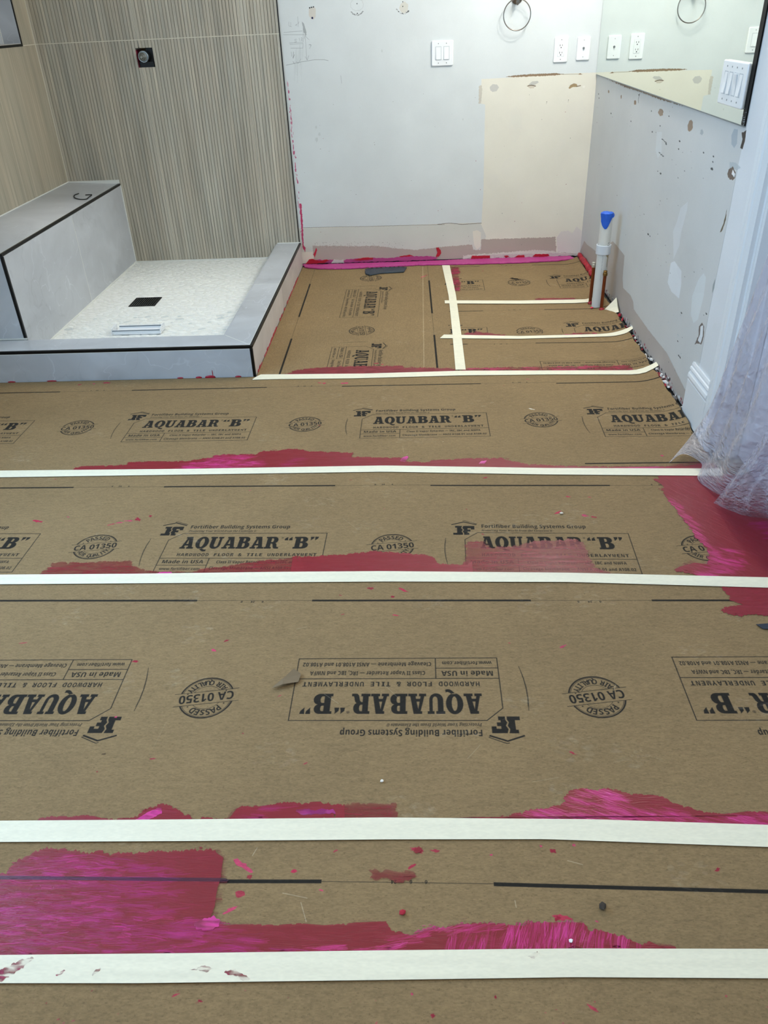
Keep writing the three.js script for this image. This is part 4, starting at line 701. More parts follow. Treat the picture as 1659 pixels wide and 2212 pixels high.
// ---------------------------------------------------------------- masking tape
const tapeTex = pixelTex(512, 256, (x, y) => { const u = x / 512, v = y / 256, m = 0.95 + 0.04 * (tileFbm(u, v, 60, 60, 2) - 0.5) + 0.05 * (tileFbm(u, v, 2, 12, 3) - 0.5); return [Math.min(255, 256 * m), Math.min(255, 250 * m), Math.min(255, 224 * m)]; });
const tapeBump = pixelTex(512, 256, (x, y) => { const v = 255 * (0.5 * tileFbm(x / 512, y / 256, 2, 40, 3) + 0.5 * tileFbm(x / 512, y / 256, 12, 12, 4)); return [v, v, v]; }, false);
const tapeMat = std({ map: rep(tapeTex, 2, 6), bumpMap: rep(tapeBump, 1, 6), bumpScale: 0.00025, roughness: 0.6 });
function resample(pts, n) {
  const d = [0]; for (let i = 1; i < pts.length; i++) d.push(d[i - 1] + pts[i].distanceTo(pts[i - 1]));
  return Array.from({ length: n }, (_, k) => { const t = d[d.length - 1] * k / (n - 1); let i = 1; while (i < pts.length - 1 && d[i] < t) i++; return pts[i - 1].clone().lerp(pts[i], (t - d[i - 1]) / Math.max(1e-9, d[i] - d[i - 1])); });
}
function strip(topPx, botPx, y, thick = 0.0004) {
  const n = 60, a = resample(topPx.map((p) => fl(...p)), n), b = resample(botPx.map((p) => fl(...p)), n), rows = 4, pos = [], uv = [], idx = [];
  for (let i = 0; i < n; i++) for (let j = 0; j <= rows; j++) { const p = a[i].clone().lerp(b[i], j / rows); const e = j === 0 || j === rows; pos.push(p.x, y + curl(p.x, p.z) + (e ? 0 : thick), p.z); uv.push(p.x + p.z * 0.01, p.z); }
  for (let i = 0; i < n - 1; i++) for (let j = 0; j < rows; j++) { const q = i * (rows + 1) + j; idx.push(q, q + 1, q + rows + 1, q + 1, q + rows + 2, q + rows + 1); }
  const g = new THREE.BufferGeometry(); g.setAttribute('position', new THREE.Float32BufferAttribute(pos, 3)); g.setAttribute('uv', new THREE.Float32BufferAttribute(uv, 2)); g.setIndex(idx); g.computeVertexNormals(); return g;
}
const TY = PAPER_Y + 0.0034;
function tape(labelText, top, bot, y = TY) { const g = thing('masking_tape', labelText, 'masking tape', 'masking tape strips over the paper seams'); mesh('strip', strip(top, bot, y), tapeMat, g); return g; }
const T1 = tape('cream masking tape strip flecked with pink paint beside the large magenta patch', [[-60, 2067], [0, 2066], [410, 2062], [830, 2056], [1240, 2052], [1720, 2053]], [[-60, 2127], [0, 2127], [300, 2127], [830, 2120], [1240, 2114], [1720, 2117]]);
tape('cream masking tape strip along the seam above the large magenta patch', [[-60, 1777], [0, 1776], [415, 1773], [830, 1769], [1280, 1773], [1659, 1785], [1740, 1788]], [[-60, 1823], [0, 1822], [415, 1820], [830, 1816.5], [1180, 1816], [1659, 1833], [1740, 1836]]);
tape('cream masking tape strip across the red-painted printed frame', [[-60, 1245], [0, 1244], [300, 1242], [600, 1238], [830, 1236.5], [1230, 1240], [1659, 1250], [1740, 1252]], [[-60, 1266], [0, 1265], [415, 1262], [830, 1259], [1230, 1260], [1659, 1272.5], [1740, 1275]]);
tape('cream masking tape strip running under the plastic sheet', [[-60, 1020], [0, 1019], [415, 1015], [830, 1008], [1180, 1013.5], [1560, 1014.5]], [[-60, 1034], [0, 1033.5], [415, 1027.5], [830, 1021.5], [1180, 1027.5], [1560, 1030.5]]);
tape('cream masking tape strip starting at the shower curb corner', [[546, 821], [561, 811], [790, 809], [998, 803], [1150, 802.5], [1380, 802], [1416, 797]], [[546, 822.5], [600, 821], [762, 819.5], [999, 813], [1190, 811], [1390, 811], [1420, 805]]);
tape('cream masking tape strip laid square to the others beside the sideways print', [[954.8, 574.8], [969, 640], [977, 720], [984, 801]], [[971.3, 574.8], [985, 640], [996, 720], [1006, 801]], TY + 0.0004);
tape('cream masking tape strip ending at the capped drain pipe', [[960.5, 651], [1122, 651.5], [1264, 648.7], [1279, 645.3]], [[961, 657.5], [1122, 658.2], [1240, 657], [1279, 654.6]], TY + 0.0010);
tape('cream masking tape strip covering the lower part of a printed row', [[959, 725], [1122.5, 728.3], [1291, 724], [1362, 719]], [[950, 733], [1122.5, 734.2], [1352, 728], [1369, 723]], TY + 0.0010);
{ // loose tape piece standing up against the wall beside the pipe
  const b0 = fl(1306, 668), b1 = fl(1318, 678), b2 = fl(1336, 671), a = onX(1309, 635, XR - 0.03), c = onX(1336, 668, XR - 0.008);
  const pts = [[1.000, 0.004, -4.135], [1.052, 0.006, -4.115], [1.020, 0.006, -4.065], [1.056, 0.030, -4.03], [1.060, 0.075, -4.13], [1.058, 0.040, -4.085]];
  const pos = []; const tri = (i, j, k) => pos.push(...pts[i], ...pts[j], ...pts[k]);
  tri(0, 2, 5); tri(2, 3, 5); tri(0, 5, 4); tri(5, 3, 4);
  const g = new THREE.BufferGeometry(); g.setAttribute('position', new THREE.Float32BufferAttribute(pos, 3)); const m = metreUV(g); m.computeVertexNormals();
  const t = thing('masking_tape', 'folded loose piece of cream masking tape against the wall beside the pipes', 'masking tape'); mesh('strip', m, tapeMat, t);
}

// ---------------------------------------------------------------- paint
// brushed paint: streaks of the dried and the fresh colour through each other
const paintTex = (A, B, mix, thin, floor) => pixelTex(512, 512, (x, y) => {
  const u = x / 512, v = y / 512, w = tileFbm(u, v, 4, 4, 3), s = tileFbm(u + 0.14 * w, v + 0.10 * w, 6, 54, 3), c = tileFbm(u + 0.20 * w, v + 0.1 * w, 6, 9, 4), f = tileFbm(u + 0.1 * w, v, 12, 40, 4);
  const k = Math.min(1, Math.max(0, (0.35 * s + 0.65 * c - mix) * 5 + 0.5)), m = 0.96 + 0.14 * (s - 0.5) + 0.12 * (c - 0.5);
  const al = Math.min(1, Math.max(floor, thin + (f - 0.48) * 1.6 + (c - 0.5) * 1.0));
  return [0, 1, 2].map((i) => Math.min(255, (A[i] + (B[i] - A[i]) * k) * m)).concat(255 * al);
});
const paintBump = pixelTex(512, 512, (x, y) => { const u = x / 512, v = y / 512, w = tileFbm(u, v, 4, 4, 3), k = 255 * (0.40 * tileFbm(u + 0.1 * w, v + 0.05 * w, 3, 80, 3) + 0.60 * tileFbm(u + 0.2 * w, v, 7, 14, 4)); return [k, k, k]; }, false);
const CRIMSON = [148, 37, 49], DEEP = [130, 32, 42], PINK = [222, 52, 150], ROSE = [164, 34, 76], VIOLET = [168, 34, 126];
const dry = phy({ map: rep(paintTex(CRIMSON, DEEP, 0.5, 0.97, 0.80), 2.5), transparent: true, roughness: 0.5, bumpMap: rep(paintBump, 3), bumpScale: 0.0010 });
const faint = phy({ map: rep(paintTex(CRIMSON, ROSE, 0.55, 0.66, 0.25), 2.5), transparent: true, roughness: 0.55, bumpMap: rep(paintBump, 3), bumpScale: 0.0005 });
const wet = phy({ map: rep(paintTex(ROSE, PINK, 0.40, 0.98, 0.8), 2.5), transparent: true, roughness: 0.28, clearcoat: 0.5, clearcoatRoughness: 0.2, bumpMap: rep(paintBump, 3), bumpScale: 0.0035 });
const magenta = phy({ map: rep(paintTex(ROSE, VIOLET, 0.44, 0.76, 0.66), 2.5), transparent: true, roughness: 0.34, clearcoat: 0.5, clearcoatRoughness: 0.25, bumpMap: rep(paintBump, 3), bumpScale: 0.0050 });
function ragged(pts, jag, step) {   // pts: [u, v] in metres
  const out = []; const n = pts.length;
  for (let i = 0; i < n; i++) {
    const [ax, ay] = pts[i], [bx, by] = pts[(i + 1) % n], len = Math.hypot(bx - ax, by - ay), k = Math.max(1, Math.round(len / step)), nx = -(by - ay) / (len || 1), ny = (bx - ax) / (len || 1);
    for (let j = 0; j < k; j++) { const t = j / k, X = ax + (bx - ax) * t, Y = ay + (by - ay) * t, o = j ? (fbm(X * 70 + 7, Y * 70, 3) - 0.45) * jag * 1.8 + (vnoise(X * 420, Y * 420) - 0.5) * jag * 0.9 : 0; out.push(new THREE.Vector2(X + nx * o, Y + ny * o)); }
  }
  return out;
}
function islands(pts, jag) {   // small detached dabs just off the edge
  const out = []; if (jag < 0.004) return out; const cx = pts.reduce((a, p) => a + p[0], 0) / pts.length;
  for (let i = 0; i < pts.length; i++) {
    const [ax, ay] = pts[i], [bx, by] = pts[(i + 1) % pts.length], n = Math.round(Math.hypot(bx - ax, by - ay) / 0.05 * rnd());
    for (let k = 0; k < n; k++) { const t = rnd(), X = ax + (bx - ax) * t, Y = ay + (by - ay) * t + rr(0.002, 0.010), r = rr(0.0012, 0.004), e = rr(1, 3.2); out.push(Array.from({ length: 7 }, (_, j) => { const a = j / 7 * 6.283; return [X + Math.cos(a) * r * e * rr(0.7, 1.2), Y + Math.sin(a) * r * rr(0.6, 1.2)]; })); }
  }
  return out;
}
const pending = {};
function smear(key, px, mat, lift, jag = 0.006, angle = 0) {
  const pts = px.map(([a, b]) => { const p = fl(a, b); return [p.x, -p.z]; });
  let area = 0; pts.forEach(([x, y], i) => { const [u, v] = pts[(i + 1) % pts.length]; area += (x * v - u * y) / 2; });
  const brushed = ['s1', 's2', 's3', 's4'].includes(key) && lift < 0.01, fresh = mat === wet || mat === magenta;
  if (brushed && (!fresh || Math.abs(area) > 0.0012)) { (pending[key] ??= []).push({ pts, mat, lift, jag, angle, fresh, area: Math.abs(area) }); return; }
  film(key, pts, mat, lift, jag, fresh ? 'wet hot pink paint' : 'dried crimson paint');
}
function film(key, pts, mat, lift, jag, lab, bounds) {
  const g = mergeGeometries([pts, ...islands(pts, jag)].map((q, i) => new THREE.ShapeGeometry(new THREE.Shape(ragged(q, i ? 0.0015 : jag * 1.5, i ? 0.003 : 0.003)))));
  if (bounds) { const p = g.attributes.position, uv = g.attributes.uv; for (let i = 0; i < p.count; i++) uv.setXY(i, (p.getX(i) - bounds[0]) / (bounds[1] - bounds[0]), (p.getY(i) - bounds[2]) / (bounds[3] - bounds[2])); }
  g.rotateX(-Math.PI / 2); g.translate(0, PAPER_Y + 0.0018 + lift, 0);
  mesh('paint_smear', g, mat, sheets[key]).userData.label = lab;
}
// one brushed paint skin per sheet: crimson ground, then bundles of bristle strokes of fresh pink
function brushPaint(key) {
  const list = pending[key], all = list.flatMap((q) => q.pts), pad = 0.02;
  const u0 = Math.min(...all.map((p) => p[0])) - pad, u1 = Math.max(...all.map((p) => p[0])) + pad, v0 = Math.min(...all.map((p) => p[1])) - pad, v1 = Math.max(...all.map((p) => p[1])) + pad;
  const w = 2048, k = w / (u1 - u0), h = Math.round((v1 - v0) * k), c = canvasOf(w, h), x = c.getContext('2d'), b = canvasOf(w, h), y = b.getContext('2d');
  const C = (p) => [(p[0] - u0) * k, (v1 - p[1]) * k], rgb = (q, a) => `rgba(${q.map(Math.round).join(',')},${a})`, lerp = (A, B, t) => A.map((v, i) => v + (B[i] - v) * t);
  const inside = (q, pts) => { let r = false; for (let i = 0, j = pts.length - 1; i < pts.length; j = i++) { const [xi, yi] = pts[i], [xj, yj] = pts[j]; if ((yi > q[1]) !== (yj > q[1]) && q[0] < (xj - xi) * (q[1] - yi) / (yj - yi) + xi) r = !r; } return r; };
  y.fillStyle = '#707070'; y.fillRect(0, 0, w, h);
  const bundle = (q, ang, len, hairs, spread, wide, col, a0, a1) => {
    const [X, Y] = C(q), dx = Math.cos(ang), dy = -Math.sin(ang), bend = rr(-0.12, 0.12) * len;
    for (let i = 0; i < hairs; i++) {
      const o = rr(-1, 1) * spread * k, l0 = rr(-0.6, -0.3) * len * k, l1 = rr(0.3, 0.6) * len * k, lw = rr(0.4, 1) * wide * k, g = Math.floor(rr(30, 225));
      for (const [ctx, st, al] of [[x, rgb(lerp(col[0], col[1], rnd()), 1), rr(a0, a1)], [y, `rgb(${g},${g},${g})`, 0.35]]) {
        ctx.globalAlpha = al; ctx.strokeStyle = st; ctx.lineWidth = lw; ctx.lineCap = 'round'; ctx.beginPath();
        ctx.moveTo(X + dx * l0 - dy * o, Y + dy * l0 + dx * o); ctx.quadraticCurveTo(X - dy * (o + bend * k), Y + dx * (o + bend * k), X + dx * l1 - dy * o, Y + dy * l1 + dx * o); ctx.stroke();
      }
    }
    x.globalAlpha = y.globalAlpha = 1;
  };
  const scatter = (q, perArea, fn) => { const xs = q.pts.map((p) => p[0]), ys = q.pts.map((p) => p[1]), n = Math.round(q.area * perArea); let made = 0, tries = 0; while (made < n && tries++ < n * 8) { const p = [rr(Math.min(...xs), Math.max(...xs)), rr(Math.min(...ys), Math.max(...ys))]; if (inside(p, q.pts)) { fn(p); made++; } } };
  for (const q of list) if (!q.fresh) {
    const thin = q.mat === faint;
    x.fillStyle = rgb(CRIMSON, thin ? 0.42 : key === 's1' ? 0.80 : 0.84); x.beginPath(); q.pts.forEach((p, i) => { const [X, Y] = C(p); const g = q.pts.reduce((a, r) => [a[0] + r[0] / q.pts.length, a[1] + r[1] / q.pts.length], [0, 0]); const e = 1.06; const [GX, GY] = C(g); i ? x.lineTo(GX + (X - GX) * e, GY + (Y - GY) * e) : x.moveTo(GX + (X - GX) * e, GY + (Y - GY) * e); }); x.closePath(); x.lineWidth = 0.024 * k; x.lineJoin = 'round'; x.fill();
    scatter(q, thin ? 5200 : 4200, (p) => bundle(p, q.angle + rr(-0.10, 0.10), rr(0.02, 0.09), 7, 0.006, 0.0016, [CRIMSON, DEEP], thin ? 0.08 : 0.10, thin ? 0.26 : 0.30));
    scatter(q, 900, (p) => bundle(p, q.angle + rr(-0.2, 0.2), rr(0.01, 0.05), 5, 0.004, 0.0012, [ROSE, [178, 54, 82]], 0.08, 0.26));
  }
  for (const q of list) if (q.fresh) {
    const deep = q.mat === magenta;
    scatter(q, deep ? 5600 : 7000, (p) => bundle(p, q.angle + rr(-0.14, 0.14), rr(0.015, 0.075), 8, 0.005, 0.0016, deep ? [ROSE, VIOLET] : [ROSE, PINK], 0.10, deep ? 0.34 : 0.42));
    scatter(q, deep ? 1500 : 3600, (p) => bundle(p, q.angle + rr(-0.2, 0.2), rr(0.01, 0.06), 6, 0.004, 0.0013, deep ? [VIOLET, PINK] : [PINK, [226, 84, 168]], 0.15, 0.5));
    scatter(q, 700, (p) => bundle(p, q.angle + rr(-0.4, 0.4), rr(0.01, 0.05), 5, 0.003, 0.0011, [CRIMSON, DEEP], 0.2, 0.55));
  }
  if (key === 's1') { x.lineCap = 'butt'; x.globalAlpha = 0.55; x.strokeStyle = '#22162f'; x.lineWidth = 0.0075 * k; x.beginPath(); x.moveTo(...C([-0.832, 0.874])); x.lineTo(...C([-0.199, 0.871])); x.stroke(); x.globalAlpha = 1; }   // printed line showing through
  const glossy = list.some((q) => q.fresh);
  const mat = phy({ map: texOf(c, true, THREE.ClampToEdgeWrapping), transparent: true, roughness: 0.40, specularIntensity: 0.7, clearcoat: 0.12, clearcoatRoughness: 0.2, bumpMap: texOf(b, false, THREE.ClampToEdgeWrapping), bumpScale: 0.0018 });
  for (const q of list) if (!q.fresh) film(key, q.pts, mat, q.lift, q.jag, glossy && q.mat !== faint ? 'brushed crimson and hot pink paint' : 'thin dried crimson paint', [u0, u1, v0, v1]);
}
// large patch on the narrow strip
smear('s1', [[-70, 1905], [15, 1890], [40, 1858], [75, 1842], [95, 1834], [130, 1836], [200, 1842], [250, 1845], [320, 1843], [400, 1838], [450, 1838], [475, 1836], [480, 1850], [495, 1860], [492, 1880], [490, 1900], [484, 1920], [480, 1940], [478, 1960], [470, 1980], [475, 1992], [500, 1998], [560, 1996], [610, 1997], [650, 1994], [700, 1998], [780, 1992], [830, 1990], [840, 2004], [870, 2018], [880, 2020], [905, 2010], [995, 1994], [1075, 1995], [1105, 2000], [1120, 1993], [1145, 1993], [1165, 1992], [1240, 1994], [1262, 1998], [1272, 2012], [1290, 2010], [1320, 2018], [1360, 2030], [1380, 2040], [1430, 2041], [1458, 2047], [1460, 2056], [1200, 2058], [830, 2062], [400, 2068], [-70, 2072]], dry, 0, 0.006);
smear('s1', [[-70, 1905], [22, 1886], [45, 1866], [90, 1852], [160, 1850], [240, 1856], [300, 1868], [345, 1878], [400, 1890], [380, 1905], [388, 1940], [372, 1956], [400, 1985], [450, 1986], [478, 1988], [482, 2005], [510, 2020], [570, 2040], [660, 2057], [640, 2064], [-70, 2070]], magenta, 0.0004, 0.006);
smear('s1', [[420, 2000], [432, 1990], [462, 1980], [476, 1990], [474, 2004], [450, 2012], [425, 2010]], wet, 0.0007, 0.003);
smear('s1', [[905, 2012], [940, 2002], [995, 1996], [1075, 1997], [1092, 2002], [1060, 2010], [985, 2016], [930, 2026], [905, 2030], [870, 2046], [850, 2060], [835, 2058], [845, 2030], [870, 2020]], wet, 0.0005, 0.003, 0.25);
smear('s1', [[960, 2040], [1010, 2030], [1060, 2020], [1100, 2008], [1120, 1996], [1140, 2006], [1146, 1994], [1180, 1995], [1240, 1995], [1262, 2000], [1262, 2020], [1276, 2014], [1300, 2014], [1330, 2022], [1362, 2034], [1385, 2048], [1380, 2057], [950, 2060]], wet, 0.0006, 0.003, 1.25);
smear('s1', [[660, 2058], [720, 2046], [790, 2048], [840, 2050], [850, 2060], [660, 2064]], wet, 0.0006, 0.003);
smear('s1', [[797, 1882], [812, 1879], [825, 1886], [832, 1880], [860, 1886], [875, 1882], [895, 1886], [905, 1896], [885, 1902], [870, 1910], [840, 1906], [836, 1898], [815, 1904], [800, 1900]], faint, 0.0003, 0.005);
smear('s1', [[893, 1842], [897, 1834], [905, 1830], [914, 1833], [910, 1841], [900, 1846]], dry, 0.0003, 0.002);
// printed upside-down sheet
smear('s2', [[80, 1779], [85, 1770], [115, 1764], [160, 1765], [200, 1762], [240, 1770], [290, 1768], [320, 1750], [345, 1740], [360, 1738], [390, 1752], [410, 1762], [415, 1771], [430, 1772], [435, 1766], [490, 1770], [505, 1750], [520, 1742], [560, 1744], [600, 1735], [640, 1736], [710, 1734], [725, 1740], [725, 1774], [400, 1778]], dry, 0, 0.006);
smear('s2', [[722, 1741], [770, 1736], [830, 1740], [855, 1735], [857, 1774], [720, 1776]], faint, 0.0001, 0.006);
smear('s2', [[290, 1776], [330, 1752], [350, 1744], [350, 1760], [320, 1776]], wet, 0.0004, 0.002);
smear('s2', [[530, 1774], [560, 1752], [600, 1742], [620, 1748], [590, 1762], [570, 1774]], magenta, 0.0004, 0.003);
smear('s2', [[930, 1772], [1040, 1766], [1092, 1766], [1110, 1758], [1130, 1757], [1160, 1748], [1200, 1743], [1222, 1735], [1218, 1722], [1230, 1710], [1260, 1705], [1300, 1706], [1330, 1707], [1355, 1716], [1390, 1720], [1430, 1722], [1450, 1735], [1480, 1745], [1550, 1760], [1600, 1754], [1659, 1755], [1740, 1755], [1740, 1792], [1659, 1789], [1400, 1781], [1100, 1775]], dry, 0, 0.005);
smear('s2', [[1120, 1774], [1160, 1754], [1200, 1752], [1228, 1742], [1236, 1722], [1262, 1709], [1320, 1710], [1342, 1716], [1348, 1738], [1366, 1752], [1410, 1752], [1470, 1752], [1492, 1757], [1498, 1766], [1530, 1774], [1570, 1774], [1600, 1763], [1659, 1763], [1740, 1764], [1740, 1792], [1659, 1789], [1400, 1780]], wet, 0.0005, 0.004, -0.35);
smear('s2', [[1560, 1270], [1740, 1272], [1740, 1330], [1659, 1332], [1620, 1330], [1600, 1336], [1558, 1322], [1566, 1313], [1605, 1308], [1575, 1298]], dry, 0.0001, 0.008);
smear('s2', [[640, 1752], [720, 1750], [725, 1760], [650, 1762]], magenta, 0.0004, 0.003);
// sheet with the painted-over frame
smear('s3', [[85, 1249], [100, 1230], [115, 1218], [140, 1216], [180, 1218], [240, 1214], [285, 1213], [288, 1225], [310, 1232], [330, 1236], [395, 1236], [395, 1245], [240, 1247]], faint, 0, 0.010);
smear('s3', [[380, 1246], [400, 1240], [440, 1230], [500, 1222], [560, 1214], [615, 1208], [640, 1202], [650, 1225], [650, 1243]], faint, 0.0001, 0.008);
smear('s3', [[640, 1243], [645, 1204], [700, 1202], [760, 1198], [800, 1192], [860, 1195], [930, 1202], [940, 1210], [945, 1218], [1000, 1222], [1010, 1215], [1012, 1243], [830, 1241]], dry, 0, 0.006);
smear('s3', [[1000, 1243], [1004, 1205], [1008, 1190], [1002, 1180], [1015, 1172], [1045, 1171], [1060, 1185], [1120, 1180], [1150, 1172], [1200, 1168], [1240, 1166], [1265, 1180], [1275, 1210], [1290, 1230], [1320, 1240], [1320, 1247]], faint, 0.0001, 0.010);
smear('s3', [[330, 1244], [345, 1238], [370, 1237], [378, 1244]], wet, 0.0004, 0.002);
smear('s3', [[1420, 1026], [1422, 1036], [1410, 1040], [1425, 1048], [1435, 1055], [1425, 1060], [1440, 1075], [1448, 1090], [1465, 1110], [1475, 1125], [1490, 1140], [1500, 1160], [1520, 1180], [1530, 1195], [1525, 1215], [1500, 1212], [1470, 1220], [1450, 1230], [1490, 1240], [1520, 1252], [1700, 1256], [1720, 1100], [1640, 1028]], dry, 0.0001, 0.008, -0.9);
smear('s3', [[1440, 1074], [1455, 1080], [1480, 1110], [1505, 1135], [1520, 1165], [1532, 1182], [1520, 1180], [1505, 1170], [1490, 1150], [1475, 1125], [1452, 1095]], wet, 0.0005, 0.003, -0.95);
smear('s3', [[1530, 1190], [1560, 1186], [1590, 1190], [1605, 1215], [1585, 1240], [1540, 1250], [1513, 1246], [1520, 1232], [1536, 1226], [1530, 1208]], wet, 0.0005, 0.006, -0.5);
smear('s3', [[1610, 1125], [1659, 1130], [1720, 1140], [1720, 1220], [1659, 1160]], magenta, 0.0004, 0.003);
// widest sheet
smear('s4', [[152, 1022], [158, 1013], [175, 1009], [270, 1006], [275, 1000], [330, 998], [400, 998], [455, 990], [465, 985], [500, 983], [555, 983], [560, 978], [620, 972], [660, 972], [665, 976], [765, 980], [760, 988], [830, 990], [870, 990], [872, 997], [920, 1000], [922, 996], [990, 992], [1080, 990], [1105, 998], [1150, 1005], [1230, 1008], [1330, 1009], [1440, 1008], [1500, 996], [1550, 1004], [1550, 1018], [1200, 1017], [830, 1013], [500, 1016]], dry, 0, 0.008);
smear('s4', [[385, 1014], [410, 1001], [450, 998], [460, 988], [478, 983], [492, 990], [497, 1000], [500, 985], [535, 984], [545, 990], [528, 1002], [540, 997], [562, 997], [572, 1010], [440, 1014]], wet, 0.0004, 0.004);
smear('s4', [[612, 1010], [620, 998], [640, 993], [660, 990], [650, 1000], [630, 1010]], magenta, 0.0004, 0.004);
smear('s4', [[864, 998], [870, 990], [880, 987], [881, 992], [876, 1000]], wet, 0.0005, 0.003);
smear('s4', [[1034, 1004], [1040, 998], [1052, 997], [1048, 1003]], wet, 0.0005, 0.003);
smear('s4', [[1340, 1013], [1380, 1011], [1430, 1008], [1445, 1008], [1440, 1013]], wet, 0.0004, 0.004);
smear('s4', [[1412, 808], [1430, 816], [1440, 830], [1446, 842], [1436, 838], [1424, 822]], dry, 0.012, 0.006);
// sheets behind the curb corner
smear('s5', [[608, 813], [640, 801], [690, 796], [740, 793], [800, 792], [870, 792], [872, 797], [900, 795], [940, 797], [983, 797], [984, 806], [790, 811]], dry, 0.0003, 0.010);
smear('s6', [[973, 578], [990, 579], [994, 590], [988, 598], [995, 612], [992, 630], [980, 630]], faint, 0.0003, 0.012);
smear('s6', [[1155, 650], [1160, 646], [1240, 645], [1241, 651]], dry, 0.0003, 0.008);
smear('s7', [[998, 731], [1003, 721], [1035, 718], [1060, 722], [1090, 725], [1090, 731]], dry, 0.0003, 0.010);
smear('s7', [[1190, 731], [1230, 722], [1280, 720], [1300, 724], [1300, 728]], faint, 0.0003, 0.010);
smear('s8', [[985, 806], [1004, 797], [1100, 794], [1250, 793], [1340, 791], [1395, 791], [1398, 804], [1150, 806]], faint, 0.0003, 0.010);
for (const k of ['s1', 's2', 's3', 's4']) brushPaint(k);
const rub = phy({ map: rep(paintTex(CRIMSON, ROSE, 0.5, 0.36, 0.05), 5), transparent: true, roughness: 0.6 });
// faint rubs on the paint-flecked tape
for (const q of [[[-30, 2120], [20, 2090], [70, 2070], [75, 2074], [40, 2100], [0, 2124]], [[410, 2098], [440, 2090], [462, 2096], [440, 2102]], [[485, 2104], [510, 2097], [530, 2110], [542, 2118], [538, 2122], [500, 2110]], [[122, 2110], [140, 2098], [143, 2100], [124, 2112]], [[200, 2110], [218, 2094], [220, 2096], [202, 2112]], [[1140, 2070], [1160, 2058], [1172, 2066], [1150, 2074]]]) {
  const pts = q.map(([a, b]) => { const p = fl(a, b); return [p.x, -p.z]; });
  const g = new THREE.ShapeGeometry(new THREE.Shape(ragged(pts, 0.005, 0.003))); g.rotateX(-Math.PI / 2); g.translate(0, TY + 0.0008, 0); mesh('paint_fleck', g, rub, T1).userData.label = 'rubbed pink paint';
}

// ---------------------------------------------------------------- sealer along the foot of the back wall
{
  const g = thing('sealer_band', 'band of hot pink sealer along the foot of the back wall', 'sealer');
  const wallPatch = (px, mat, jag, out, name, lab) => { const s = new THREE.Shape(ragged(px.map(([a, b]) => { const p = onZ(a, b, ZB); return [p.x, Math.max(0.013, p.y)]; }), jag, 0.008)); const e = new THREE.ExtrudeGeometry(s, { depth: out, bevelEnabled: false }); e.translate(0, 0, ZB + 0.0004); mesh(name, e, mat, g).userData.label = lab; };
  const hot = phy({ color: 0xc24690, roughness: 0.42, bumpMap: rep(paintBump, 6), bumpScale: 0.003 }), crimson = phy({ color: 0xb3182c, roughness: 0.35, bumpMap: rep(paintBump, 6), bumpScale: 0.002 }), mauve = phy({ color: 0xb0427e, roughness: 0.5, bumpMap: rep(paintBump, 6), bumpScale: 0.003 }), mud = std({ color: 0xddd3ce, roughness: 0.9, bumpMap: rep(grainBump, 20), bumpScale: 0.004 });
  wallPatch([[661, 570], [672, 561], [700, 561], [740, 562], [760, 559], [800, 557], [840, 557], [880, 554], [930, 553], [945, 557], [935, 566], [900, 567], [840, 571], [760, 571]], mauve, 0.006, 0.006, 'wall_sealer', 'mauve sealer skimmed up the wall');
  wallPatch([[660, 570], [668, 560], [674, 559], [690, 563], [706, 560], [712, 562], [700, 568], [672, 569]], crimson, 0.004, 0.008, 'crimson_dab', 'crimson sealer');
  wallPatch([[760, 561], [790, 556], [806, 556], [806, 560], [780, 562]], crimson, 0.004, 0.008, 'crimson_dab', 'crimson sealer');
  wallPatch([[862, 554], [885, 550], [895, 554], [870, 556]], crimson, 0.003, 0.003, 'crimson_dab', 'crimson sealer');
  wallPatch([[1017, 558], [1020, 552], [1058, 551], [1058, 557]], crimson, 0.003, 0.010, 'crimson_dab', 'crimson sealer');
  wallPatch([[1088, 552], [1096, 551], [1100, 554], [1092, 556]], crimson, 0.003, 0.009, 'crimson_dab', 'crimson sealer');
  wallPatch([[1110, 557], [1118, 551], [1132, 550], [1133, 555], [1120, 558]], crimson, 0.003, 0.009, 'crimson_dab', 'crimson sealer');
  wallPatch([[1150, 553], [1156, 548], [1184, 548], [1186, 552], [1170, 554]], crimson, 0.003, 0.010, 'crimson_dab', 'crimson sealer');
  wallPatch([[941, 555], [945, 545], [942, 535], [947, 534], [952, 540], [953, 547], [948, 554]], crimson, 0.002, 0.003, 'crimson_dab', 'crimson sealer');
  wallPatch([[716, 568], [722, 560], [735, 562], [742, 560], [744, 568]], mud, 0.004, 0.009, 'compound_dab', 'pale compound');
  wallPatch([[1000, 560], [1040, 549], [1110, 548], [1200, 545], [1256, 548], [1257, 556], [1180, 558], [1080, 561]], mud, 0.006, 0.007, 'compound_dab', 'pale ragged compound');
  const floorPts = [[655, 575], [700, 575], [780, 572], [860, 570], [940, 567], [1020, 562], [1120, 560], [1230, 556], [1240, 562], [1200, 566], [1120, 570], [1020, 573], [960, 574], [900, 575], [870, 577], [800, 580], [740, 583], [690, 583], [660, 580]].map(([a, b]) => { const p = fl(a, b); return [p.x, Math.min(-ZB - 0.002, -p.z)]; });
  const e = new THREE.ExtrudeGeometry(new THREE.Shape(ragged(floorPts, 0.008, 0.01)), { depth: 0.006, bevelEnabled: true, bevelSize: 0.003, bevelThickness: 0.002, bevelSegments: 1 }); e.rotateX(-Math.PI / 2); e.translate(0, 0.0052, 0); mesh('floor_sealer', e, hot, g);
}

